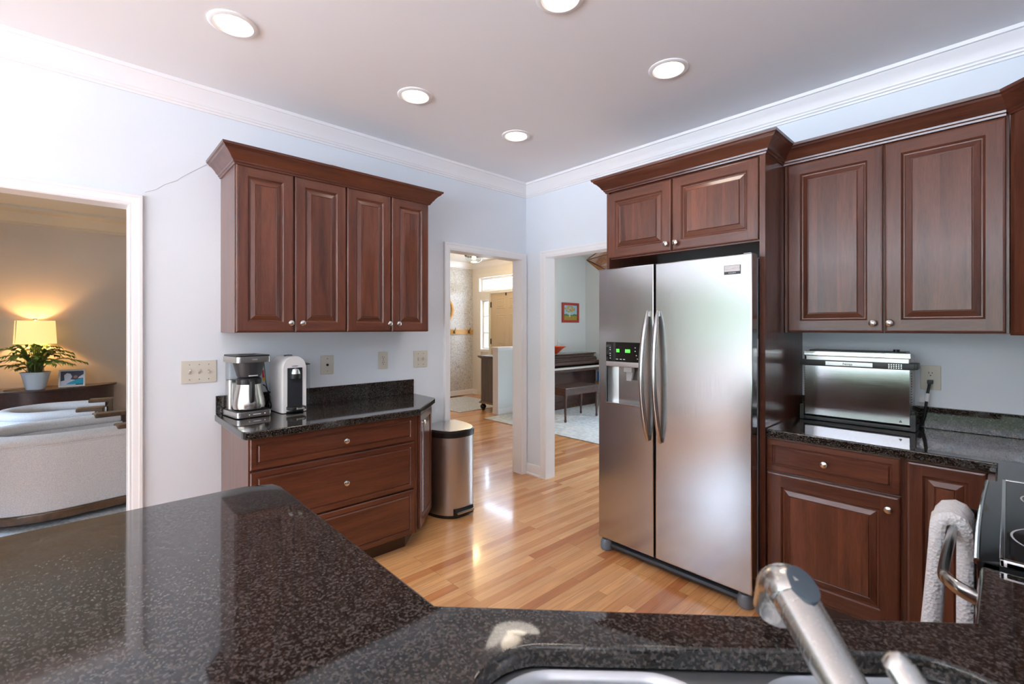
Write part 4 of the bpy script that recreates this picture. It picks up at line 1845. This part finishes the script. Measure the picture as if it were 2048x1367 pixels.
ld_ = bpy.data.lights.new('lamp_bulb', 'POINT')
ld_.energy = 17
ld_.color = (1.0, .60, .24)
ld_.shadow_soft_size = .035
lo_ = bpy.data.objects.new('lamp_bulb', ld_)
lo_.location = (0, 0, .62)
COL.objects.link(lo_)
lo_.parent = t
mb = MB()
mb.tube(spline([(.06, -.05, .004), (.10, -.20, .004), (.16, -.24, .004), (.22, -.20, .004), (.22, -.08, .004)]), .003, 6)
obj('power_cord', mb, simple('brown_cord', (.08, .04, .02), .5), t)

# potted palm
t = thing('potted_palm', 'feathery green parlor palm in a ribbed white pot on the chest', 'plant', (-4.37, -3.50, .693))
mb = MB()
prof = [(.0, 0), (.076, 0), (.078, .004)]
for k in range(13):
    z = .008 + k * .014
    r = .078 + (.122 - .078) * (z / .195)
    prof += [(r, z), (r + .0025, z + .006)]
prof += [(.126, .190), (.128, .198), (.120, .200), (.116, .180), (0, .178)]
mb.lathe(prof, 36)
obj('pot', mb, simple('pale_blue_white_glaze', (.66, .72, .76), .25), t)
mb = MB()
mb.lathe([(.114, .178), (.114, .184), (0, .188)], 24)
obj('soil', mb, simple('potting_soil', (.05, .032, .02), .9, bump=.6, bscale=120), t)
st, lf = MB(), MB()
rnd = random.Random(3)
for i in range(38):
    az = 2 * pi * i / 38 + rnd.uniform(-.2, .2)
    side_ = abs(sin(az))
    ln = rnd.uniform(.14, .22) + .24 * side_ ** 2 * rnd.uniform(.5, 1)
    rise = rnd.uniform(.10, .36)
    if i % 3 == 0:
        ln, rise = rnd.uniform(.08, .16), rnd.uniform(.24, .36)
    if cos(az) < -.3:
        ln = min(ln, .20)
    r0 = rnd.uniform(.01, .06)
    base_ = Vector((r0 * cos(az), r0 * sin(az), .18))
    pts = []
    for k in range(11):
        s = k / 10
        rad = r0 + ln * s * (.35 + .65 * s)
        z = .18 + rise * (1 - (1 - s) ** 2.2) - .10 * s ** 3 * (ln / .35)
        pts.append(Vector((rad * cos(az), rad * sin(az), z)))
    st.tube(pts, [.0045 - .003 * k / 10 for k in range(11)], 5)
    for k in range(3, 11):
        for half in (0, .33, .66):
            s = min(1.0, (k + half) / 10)
            i0 = min(9, int(s * 10))
            p = pts[i0].lerp(pts[i0 + 1], s * 10 - i0)
            d = (pts[i0 + 1] - pts[i0]).normalized()
            sd = d.cross(Vector((0, 0, 1))).normalized()
            L = .12 * (1 - .55 * abs(s - .55) / .45)
            for sg in (-1, 1):
                v = (sd * sg * .80 + d * .75 + Vector((0, 0, -.12 + rnd.uniform(-.2, .2)))).normalized()
                wv = v.cross(Vector((0, 0, 1))).normalized() * .008
                m1 = p + v * L * .45 + Vector((0, 0, .008))
                q_ = p + v * L + Vector((0, 0, -.012))
                if (t.location + q_).x < -4.72:
                    continue
                lf.faces([p, m1 + wv, q_, m1 - wv], [[0, 1, 2, 3]])
obj('stems', st, simple('palm_stem_green', (.10, .13, .03), .6), t)
m, nt, b = mat('palm_leaf_green')
tc = N(nt, 'ShaderNodeTexCoord')
nz = N(nt, 'ShaderNodeTexNoise')
nz.inputs['Scale'].default_value = 14
nt.links.new(tc.outputs['Object'], nz.inputs['Vector'])
rp = N(nt, 'ShaderNodeValToRGB')
rp.color_ramp.elements[0].position = .35
rp.color_ramp.elements[0].color = (.05, .14, .02, 1)
rp.color_ramp.elements[1].position = .7
rp.color_ramp.elements[1].color = (.24, .36, .05, 1)
nt.links.new(nz.outputs['Fac'], rp.inputs[0])
nt.links.new(rp.outputs[0], b.inputs['Base Color'])
b.inputs['Roughness'].default_value = .45
obj('fronds', lf, m, t, smooth=0, recalc=False)

# photo frame
t = thing('photo_frame', 'small silver photo frame leaning beside the potted palm', 'photo frame', (-4.43, -3.20, .694), radians(96))
t.rotation_euler = (radians(-14), 0, radians(86))
mb = MB()
w, h, bw_ = .118, .205, .018
mb.M = Matrix.Translation((0, 0, 0))
for a0, a1, c0, c1 in ((-w, -w + bw_, 0, h), (w - bw_, w, 0, h), (-w + bw_, w - bw_, 0, bw_), (-w + bw_, w - bw_, h - bw_, h)):
    mb.box(a0, a1, -.010, .004, c0, c1, bev=.002)
obj('frame', mb, steel('frame_silver', (.62, .60, .57), .3), t)
mb = MB()
mb.box(-w + bw_, w - bw_, -.004, .003, bw_, h - bw_)
q = -.0045
def pol(pts, mi, dy=0):
    mb.faces([(p[0], q - dy, p[1]) for p in pts], [list(range(len(pts)))], mi)
pol([(-.098, .02), (.098, .02), (.098, .186), (-.098, .186)], 1)
pol([(-.098, .02), (.03, .02), (.05, .075), (-.02, .09), (-.098, .07)], 2, .0003)
pol([(-.065, .07), (-.02, .075), (.0, .12), (-.015, .155), (-.045, .165), (-.07, .14)], 2, .0005)
pol([(-.055, .03), (.095, .03), (.096, .095), (.04, .085), (-.02, .055)], 3, .0007)
pol([(.01, .105), (.025, .098), (.045, .105), (.048, .125), (.03, .135), (.014, .127)], 4, .0008)
pol([(.05, .095), (.098, .10), (.098, .145), (.06, .115)], 2, .0009)
obj('photograph', mb, [simple('photo_back', (.3, .3, .3), .5), simple('photo_navy', (.06, .075, .12), .3), simple('photo_white', (.75, .78, .85), .3), simple('photo_teal', (.02, .42, .58), .3), simple('photo_skin', (.40, .18, .13), .3)], t)
mb = MB()
mb.box(-.03, .03, .004, .010, .02, .16)
mb.box(-.02, .02, .004, .045, 0.012, .02)
obj('stand', mb, BLACKP, t)


# barrel chairs
def make_chair(label, loc, rz):
    """barrel chair facing +y"""
    t = thing('barrel_chair', label, 'armchair', loc, rz, 'cream barrel chairs')
    R, A = .385, .33

    def upath(r, ext=A, n=20):
        return [(r, ext)] + [(r * cos(-pi * k / n), -r * sin(pi * k / n) * 1.0) for k in range(n + 1)] + [(-r, ext)]

    def U(ro, ri, ext):
        return upath(ro, ext) + upath(ri, ext)[::-1]
    mb = MB()
    ou, inn = upath(R), upath(R - .115)
    poly = ou + inn[::-1]
    n = len(ou)
    lo, hi = [], []
    for z, e_ in ((.10, .0), (.58, .012)):
        pass
    L = []
    for z, e_ in ((.10, -.012), (.112, 0), (.35, .006), (.562, .012), (.568, .008)):
        o2 = upath(R + e_)
        i2 = upath(R - .115)
        L.append([(p[0], p[1], z) for p in o2 + i2[::-1]])
    mb.loft(L, cap0=True, cap1=True)
    obj('shell', mb, CHAIRF, t, smooth=50)
    mb = MB()
    pth = upath(R - .050, A - .01)
    mb.tube([(p[0], p[1], .598) for p in pth], .068, 16, ry=.046, up=(0, 0, 1))
    obj('top_roll', mb, CHAIRF, t, smooth=70)
    mb = MB()
    pth = upath(R + .008, A)
    mb.tube([(p[0], p[1], .572) for p in pth], .005, 6)
    obj('piping', mb, CHAIRF, t)
    mb = MB()
    seat = [(R - .118, A + .02), ] + [((R - .118) * cos(-pi * k / 16), -(R - .118) * sin(pi * k / 16)) for k in range(17)] + [(-(R - .118), A + .02)]
    mb.prism(seat[::-1], .12, .42, bev=.03, seg=3)
    obj('seat', mb, CHAIRF, t, smooth=60)
    for sx in (-1, 1):
        mb = MB()
        xc = sx * (R - .052)
        P = [(xc, A - .12, .618), (xc, A - .03, .620), (xc, A + .025, .605), (xc, A + .045, .56), (xc, A + .045, .30), (xc, A + .045, .10)]
        mb.tube(spline(P, 5), .062, 4, ry=.030, up=(0, .5, 1)) if False else None
        for k, (y0, y1, z0, z1) in enumerate(((A - .14, A + .05, .615, .655), (A + .012, A + .052, .10, .63))):
            mb.box(xc - .058, xc + .058, y0, y1, z0, z1, bev=.010, seg=3)
        obj('arm_cap', mb, walnut, t, label='walnut arm cap')
    mb = MB()
    L = []
    for z, e_ in ((.03, -.03), (.04, -.012), (.088, -.004), (.099, -.012)):
        o2 = upath(R + e_, A + .03)
        L.append([(p[0], p[1], z) for p in o2])
    mb.loft(L, cap0=True, cap1=True)
    obj('base', mb, walnut, t, smooth=50)
    mb = MB()
    mb.lathe([(.20, 0), (.20, .035)], 32, (0, .05, 0))
    obj('swivel_plate', mb, BLACKM, t)
    return t


c1 = make_chair('cream barrel chair nearest the doorway, its outer side towards us', (-1.80, -3.24, .012), radians(9))
c2 = copy_tree(c1)
c2.location = (-2.93, -3.30, .012)
c2.rotation_euler = (0, 0, radians(-8))
c1.scale = (1.08, 1.30, .985)
c2['label'] = 'cream barrel chair between the nearer chair and the dark chest'

mb = MB()
mb.box(-4.1, -1.25, -5.6, -2.2, 0, .012, bev=.004)
o = obj('area_rug', mb, fabric('pale_blue_grey_rug', (.40, .46, .50), (.62, .66, .70), 60, .4))
tag(o, 'pale blue-grey rug under the cream barrel chairs', 'rug')

# ------------------------------------------------------------------ entry hall
# front door
mb = MB()
mb.box(-4.015, -3.105, 2.985, 3.030, .01, 2.095)
dr = struct('door_1', mb, DOORM, smooth=0)
mb = MB()
for xa, xb in ((-3.845, -3.59), (-3.48, -3.225)):
    for za, zb in ((1.78, 1.985), (1.05, 1.665), (.25, .93)):
        P0 = [(xa, za), (xb, za), (xb, zb), (xa, zb)]
        loops = []
        for d, y in ((0, 2.985), (.012, 2.978), (.024, 2.986), (.045, 2.980)):
            loops.append([(xa + d, y, za + d), (xb - d, y, za + d), (xb - d, y, zb - d), (xa + d, y, zb - d)])
        mb.loft(loops, cap1=True)
obj('raised_panels', mb, DOORM, dr, smooth=0)
mb = MB()
for z in (1.86, 1.12, .3):
    mb.box(-4.026, -3.998, 2.972, 2.986, z - .055, z + .055)
obj('hinge', mb, BLACKM, dr)
mb = MB()
mb.box(-3.57, -3.545, 2.972, 2.986, 2.03, 2.085)
obj('knocker', mb, BLACKM, dr)
mb = MB()
mb.lathe([(.028, 0), (.028, .01), (.012, .015), (.012, .04), (.03, .05), (.03, .07), (0, .078)], 16, (-3.17, 2.985, 1.0), '-y')
obj('door_knob', mb, NICKEL, dr)


def flat_trim(name, bars, y0, y1, m=TRIM):
    mb = MB()
    for a0, a1, b0, b1 in bars:
        mb.box(a0, a1, y0, y1, b0, b1, bev=.003)
    return struct(name, mb, m)


CRT = simple('cream_trim_paint', (.82, .78, .70), .4)
flat_trim('trim_7', [(-4.42, -4.345, 0, 2.50), (-4.345, -2.68, 2.425, 2.50), (-4.345, -2.68, 2.095, 2.145), (-4.045, -4.018, 0, 2.095), (-4.345, -4.30, 0, 2.095), (-3.102, -3.05, 0, 2.095), (-4.30, -4.045, 1.965, 2.095), (-4.30, -4.045, .90, .955), (-2.75, -2.68, 0, 2.425)], 2.945, 2.9695, CRT)
# wall mirror (round, seen by its right rim)
t = thing('round_mirror', 'round wood-framed mirror on the patterned entry wall above the hook rail', 'mirror', (-4.598, 2.17, 1.755))
mb = MB()
n = 48
pts = [(0.014, .275 * cos(2 * pi * k / n), .275 * sin(2 * pi * k / n)) for k in range(n)]
mb.tube(pts, .026, 10, closed=True, ry=.013, up=(1, 0, 0))
obj('frame', mb, honey, t)
mb = MB()
mb.lathe([(.27, 0.002), (.27, .008), (0, .008)], 48, axis='x')
obj('glass', mb, CHROME, t)
# hook rail
t = thing('hook_rail', 'honey oak hook rail on the patterned entry wall', 'hook rail', (-4.599, 2.18, 1.31))
mb = MB()
mb.box(.001, .022, -.80, .785, -.05, .05, bev=.004)
obj('rail', mb, honey, t)
for y in (-.52, -.12, .285, .665):
    mb = MB()
    mb.box(.022, .027, y - .014, y + .014, -.03, .03, bev=.002)
    mb.tube(spline([(.027, y, .012), (.045, y, .012), (.06, y, .03), (.068, y + .01, .075)]), .006, 8)
    mb.tube(spline([(.027, y, -.008), (.045, y, -.022), (.062, y, -.02), (.068, y, .002)]), .006, 8)
    mb.lathe([(0, -.009), (.009, 0), (0, .009)], 10, (.068, y + .01, .078))
    obj('coat_hook', mb, BLACKM, t)
# dresser on ball feet
t = thing('dresser', 'grey-brown dresser on black ball feet against the half wall', 'dresser', (-2.735, 2.35, 0))
mb = MB()
mb.box(-.185, .185, -.52, .52, .15, .875)
obj('body', mb, gray_wood, t)
mb = MB()
mb.loft([[(-.185, -.52, .875), (.19, -.52, .875), (.19, .52, .875), (-.185, .52, .875)], [(-.235, -.56, .905), (.205, -.56, .905), (.205, .56, .905), (-.235, .56, .905)], [(-.235, -.56, .925), (.205, -.56, .925), (.205, .56, .925), (-.235, .56, .925)]], cap0=True, cap1=True)
obj('top', mb, gray_wood, t, smooth=0)
mb = MB()
mb.box(-.215, .20, -.545, .545, .125, .150, bev=.005)
mb.box(-.20, .19, -.53, .53, .150, .165, bev=.004)
obj('plinth', mb, wood('dresser_base_tan', (.17, .12, .08), (.28, .20, .13), 'x', coat=0), t)
for x in (-.165, .15):
    for y in (-.49, .49):
        mb = MB()
        mb.lathe([(.02, 0), (.028, .012), (.026, .025), (.042, .040), (.052, .065), (.045, .092), (.028, .108), (.034, .124)], 20, (x, y, 0))
        obj('ball_foot', mb, BLACKG, t)
for z0, z1 in ((.18, .39), (.41, .62), (.64, .85)):
    mb = MB()
    mb.box(-.200, -.186, -.49, .49, z0, z1, bev=.004)
    d = obj('drawer', mb, gray_wood, t)
    for y in (-.25, .25):
        mb = MB()
        mb.lathe([(0, -.028), (.014, -.022), (.014, -.014), (.006, -.008), (.006, 0)], 12, (-.200, y, (z0 + z1) / 2), 'x')
        obj('knob', mb, BLACKM, d)
# rug and floor register in the entry
mb = MB()
mb.box(-4.35, -2.98, 1.42, 2.60, 0.0005, .009, bev=.002)
o = obj('entry_rug', mb, RUGM)
tag(o, 'grey woven rug on the wooden entry floor', 'rug')
mb = MB()
mb.box(-4.56, -4.44, 2.20, 2.62, .0005, .006)
for i in range(12):
    mb.box(-4.55, -4.45, 2.22 + i * .032, 2.235 + i * .032, .006, .008)
o = obj('floor_register', mb, simple('brown_register', (.16, .09, .05), .5))
tag(o, 'brown floor register below the patterned entry wall', 'floor vent')
# flush ceiling light
t = thing('flush_ceiling_light', 'brass-banded glass flush ceiling light in the entry hall', 'ceiling light', (-3.05, 1.78, CZ))
mb = MB()
mb.lathe([(.055, 0), (.055, -.02), (.02, -.03), (.012, -.05), (.012, -.085), (.03, -.09)], 24)
obj('canopy', mb, steel('brass', (.75, .55, .25), .3), t)
mb = MB()
mb.lathe([(.155, -.120), (.160, -.118), (.160, -.138), (.155, -.140)], 36, cap=False)
mb.tube([(-.160, 0, -.11), (-.160, 0, -.15)], .008, 8)
mb.tube([(.160, 0, -.11), (.160, 0, -.15)], .008, 8)
mb.tube([(0, -.160, -.11), (0, -.160, -.15)], .008, 8)
mb.tube([(-.155, 0, -.128), (.155, 0, -.128)], .004, 6)
mb.tube([(0, -.155, -.128), (0, .155, -.128)], .004, 6)
obj('band', mb, BLACKM, t)
mb = MB()
mb.lathe([(.09, -.085), (.135, -.10), (.150, -.125), (.152, -.15), (.145, -.185), (.115, -.225), (.06, -.245), (0, -.25)], 36, cap=False)
obj('glass_bowl', mb, TANK, t)
mb = MB()
mb.lathe([(0, -.20), (.03, -.19), (.036, -.165), (.025, -.14), (.013, -.12), (.013, -.09)], 20)
obj('bulb', mb, emit('entry_bulb', (1.0, .72, .36), 14), t)
ld_ = bpy.data.lights.new('entry_bulb', 'POINT')
ld_.energy = 22
ld_.color = (1.0, .72, .38)
ld_.shadow_soft_size = .10
lo_ = bpy.data.objects.new('entry_bulb', ld_)
lo_.location = (0, 0, -.29)
COL.objects.link(lo_)
lo_.parent = t

# ------------------------------------------------------------------ dining room with piano
mb = MB()
mb.box(-2.33, 2.6, 1.39, 3.85, 0.0005, .012, bev=.003)
o = obj('area_rug', mb, CARPET)
tag(o, 'pale grey-green carpet under the piano and bench', 'rug')
t = thing('upright_piano', 'dark mahogany spinet piano against the pale green wall', 'piano', (-2.325, 3.12, .012))
mb = MB()
mb.box(.0, .30, -.70, .70, .02, .84, bev=.004)
obj('case', mb, mahog, t)
mb = MB()
mb.box(-.0, .315, -.72, .69, .84, .862, bev=.004)
mb.box(.02, .30, -.70, .66, .862, .915, bev=.012, seg=3)
mb.box(.0, .335, -.72, .665, .915, .935, bev=.006)
obj('lid', mb, mahog, t)
mb = MB()
mb.box(.30, .40, -.71, .71, .745, .80, bev=.008)
mb.box(.30, .325, -.70, .70, .80, .84)
obj('fallboard', mb, mahog, t)
mb = MB()
mb.box(.30, .515, -.72, .72, .645, .690, bev=.008)
mb.box(.30, .50, -.72, -.665, .690, .755, bev=.008)
mb.box(.30, .50, .665, .72, .690, .755, bev=.008)
obj('key_bed', mb, mahog, t)
mb = MB()
mb.box(.33, .495, -.66, .66, .690, .716)
kk = obj('white_keys', mb, simple('ivory_keys', (.80, .78, .72), .25), t)
mb = MB()
i = 0
for k in range(52):
    if k % 7 in (0, 1, 3, 4, 5):
        y = -.66 + 1.32 * (k + 1) / 52
        mb.box(.335, .43, y - .006, y + .006, .716, .727)
obj('black_keys', mb, BLACKG, t)
for y in (-.68, .68):
    mb = MB()
    mb.lathe([(.018, 0), (.03, .03), (.024, .06), (.034, .30), (.030, .52), (.04, .56), (.036, .645)], 14, (.46, y, 0))
    obj('leg', mb, mahog_z, t)
mb = MB()
for y in (-.09, 0, .09):
    mb.tube([(.30, y, .05), (.36, y, .042), (.39, y, .035)], .010, 8, ry=.006)
obj('pedal', mb, steel('brass_pedal', (.75, .58, .28), .25), t)
mb = MB()
mb.box(.30, .32, -.70, .70, .0, .12, bev=.004)
obj('kickboard', mb, mahog, t)

t = thing('piano_bench', 'mahogany piano bench in front of the spinet piano', 'bench', (-1.40, 2.42, .012))
BX, BY = .20, .42
mb = MB()
mb.box(-BX, BX, -BY, BY, .478, .500, bev=.006)
obj('seat', mb, mahog, t)
mb = MB()
mb.box(-BX + .02, BX - .02, -BY + .02, BY - .02, .39, .478)
obj('apron', mb, mahog, t)
for x in (-BX + .045, BX - .045):
    for y in (-BY + .045, BY - .045):
        mb = MB()
        mb.lathe([(.014, 0), (.020, .02), (.015, .05), (.024, .30), (.018, .335), (.027, .36), (.027, .39)], 14, (x, y, 0))
        obj('leg', mb, mahog_z, t)
# bowl on the piano
mb = MB()
n = 40
L = []
for r, z, th in ((.035, 0, 0), (.04, .012, 0), (.075, .04, 0), (.135, .095, .5), (.185, .125, 1), (.180, .127, 1), (.13, .100, .5), (.07, .048, 0), (.0, .02, 0)):
    L.append([((r + th * .012 * sin(9 * 2 * pi * k / n)) * cos(2 * pi * k / n), (r + th * .012 * sin(9 * 2 * pi * k / n)) * sin(2 * pi * k / n), z) for k in range(n)])
mb.loft(L, cap0=True)
o = obj('fluted_bowl', mb, simple('coral_glass', (.72, .10, .04), .2, coat=.4), loc=(-2.16, 2.86, .948))
tag(o, 'coral red fluted bowl on top of the piano', 'bowl')
# painting
t = thing('framed_painting', 'small painting of a golden tree in a red frame above the piano', 'painting', (-2.329, 3.45, 1.67), pi / 2)
mb = MB()
w, h, f_ = .235, .180, .045
for a0, a1, c0, c1 in ((-w, -w + f_, -h, h), (w - f_, w, -h, h), (-w + f_, w - f_, -h, -h + f_), (-w + f_, w - f_, h - f_, h)):
    mb.box(a0, a1, -.028, -.001, c0, c1, bev=.004)
obj('frame', mb, simple('red_lacquer', (.42, .035, .025), .35), t)
mb = MB()
W1, H1 = w - f_, h - f_
mb.box(-W1, W1, -.010, -.002, -H1, H1)
rnd = random.Random(5)
def pp(pts, mi, dy):
    mb.faces([(p[0], -.0102 - dy, p[1]) for p in pts], [list(range(len(pts)))], mi)
pp([(-W1, -.03), (W1, -.03), (W1, H1), (-W1, H1)], 1, .0002)
pp([(-W1, -H1), (W1, -H1), (W1, -.045), (-W1, -.045)], 2, .0003)
pp([(-W1, -.06), (W1, -.06), (W1, -.03), (.1, -.02), (.06, -.04), (-.06, -.04), (-.10, -.02), (-W1, -.03)], 3, .0004)
pp([(-.035, -.075), (-.005, -.075), (-.008, .02), (.03, .07), (.02, .075), (-.015, .035), (-.05, .075), (-.06, .07), (-.03, .02)], 4, .0006)
for k in range(70):
    a, r = rnd.uniform(0, 2 * pi), rnd.uniform(0, 1) ** .6
    x, z = -.02 + .14 * r * cos(a), .065 + .055 * r * sin(a)
    s = rnd.uniform(.009, .018)
    x = max(-W1 + s, min(W1 - s, x))
    z = min(H1 - s, z)
    pp([(x + s * cos(2 * pi * j / 7), z + s * .8 * sin(2 * pi * j / 7)) for j in range(7)], 5 if k % 3 else 6, .0008 + k * .00001)
for k in range(30):
    x, z, s = rnd.uniform(-W1 + .02, W1 - .02), rnd.uniform(-H1 + .012, -.07), .011
    pp([(x + s * cos(2 * pi * j / 6), z + s * .6 * sin(2 * pi * j / 6)) for j in range(6)], 6 if k % 2 else 3, .0008 + k * .00001)
obj('canvas', mb, [simple('paint_back', (.5, .5, .5), .6), simple('paint_sky', (.38, .60, .70), .6), simple('paint_ochre', (.42, .33, .04), .6), simple('paint_green', (.10, .22, .08), .6), simple('paint_trunk', (.80, .80, .74), .6), simple('paint_gold', (.55, .38, .05), .6), simple('paint_rust', (.45, .22, .05), .6)], t, smooth=0, recalc=False)
# switch on the dining wall
t = thing('light_switch', 'white switch plate beside the piano, seen past the doorway', 'switch', (-2.329, 3.13, 1.125), pi / 2)
mb = MB()
mb.box(-.036, .036, -.006, -.001, -.058, .058, bev=.002)
obj('plate', mb, WHITEP, t)
mb = MB()
mb.box(-.004, .004, -.016, -.005, -.002, .012)
obj('toggle', mb, WHITEP, t)
# blue canister under the keyboard end
t = thing('blue_canister', 'bright blue canister on a stool at the far end of the piano', 'canister', (-1.74, 3.62, .4455))
mb = MB()
mb.lathe([(0, 0), (.075, 0), (.08, .006), (.08, .17), (.07, .178), (0, .18)], 24)
obj('body', mb, simple('bright_blue', (.01, .14, .55), .35), t)
t = thing('wooden_stool', 'small brown stool holding the blue canister', 'stool', (-1.74, 3.62, .012))
mb = MB()
mb.lathe([(.12, .405), (.125, .41), (.125, .428), (.12, .432), (0, .432)], 24)
obj('seat', mb, lath, t)
for a in (45, 135, 225, 315):
    mb = MB()
    mb.tube([(.11 * cos(radians(a)), .11 * sin(radians(a)), 0), (.08 * cos(radians(a)), .08 * sin(radians(a)), .407)], .014, 8)
    obj('leg', mb, lath, t)

# faceted wooden pendant lamp
t = thing('pendant_lamp', 'faceted slatted wood pendant lamp seen above the refrigerator', 'pendant lamp', (0.50, 1.5, 2.145))
rings = [(.10, .175), (.40, .175 * .98), (.745, 0), (.42, -.165), (.12, -.165)]
NF = 8
fr = MB()
sl = MB()
def vert(i, k):
    r, z = rings[i]
    a = 2 * pi * (k + (.5 if i in (0, 1, 3, 4) else 0)) / NF
    return Vector((r * cos(a), r * sin(a), z))
R8 = lambda r, z, sh: [Vector((r * cos(2 * pi * (k + sh) / NF), r * sin(2 * pi * (k + sh) / NF), z)) for k in range(NF)]
top_, mid_, bot_ = R8(.49, .19, .5), R8(.745, 0, 0), R8(.49, -.19, .5)
for lp in (top_, mid_, bot_):
    for k in range(NF):
        fr.tube([lp[k], lp[(k + 1) % NF]], .007, 6)
for k in range(NF):
    for lp in (top_, bot_):
        fr.tube([mid_[k], lp[k]], .007, 6)
        fr.tube([mid_[k], lp[k - 1]], .007, 6)
        tri = (mid_[k], mid_[(k + 1) % NF], lp[k])
        ns = 16
        for j in range(1, ns):
            f = j / ns
            p0 = tri[0].lerp(tri[1], f)
            sl.tube([p0, p0.lerp(tri[2], .97)], .0075, 4, ry=.0025)
        tri = (lp[k - 1], lp[k], mid_[k])
        for j in range(1, ns):
            f = j / ns
            p0 = tri[0].lerp(tri[1], f)
            sl.tube([p0, p0.lerp(tri[2], .97)], .0075, 4, ry=.0025)
for k in range(NF):
    fr.tube([top_[k], (0, 0, .22)], .006, 6)
obj('frame', fr, wood('dark_lath', (.06, .025, .01), (.14, .06, .025), 'z'), t)
obj('slats', sl, lath, t)
mb = MB()
mb.tube([(0, 0, .19), (0, 0, CZ - 2.145)], .006, 8)
mb.lathe([(.06, CZ - 2.145 - .03), (.06, CZ - 2.166)], 20)
obj('cord', mb, BLACKM, t)
mb = MB()
mb.lathe([(0, -.07), (.04, -.045), (.05, 0), (.03, .05), (.018, .09), (.018, .19)], 16)
obj('bulb', mb, emit('pendant_bulb', (1, .75, .45), 3), t)
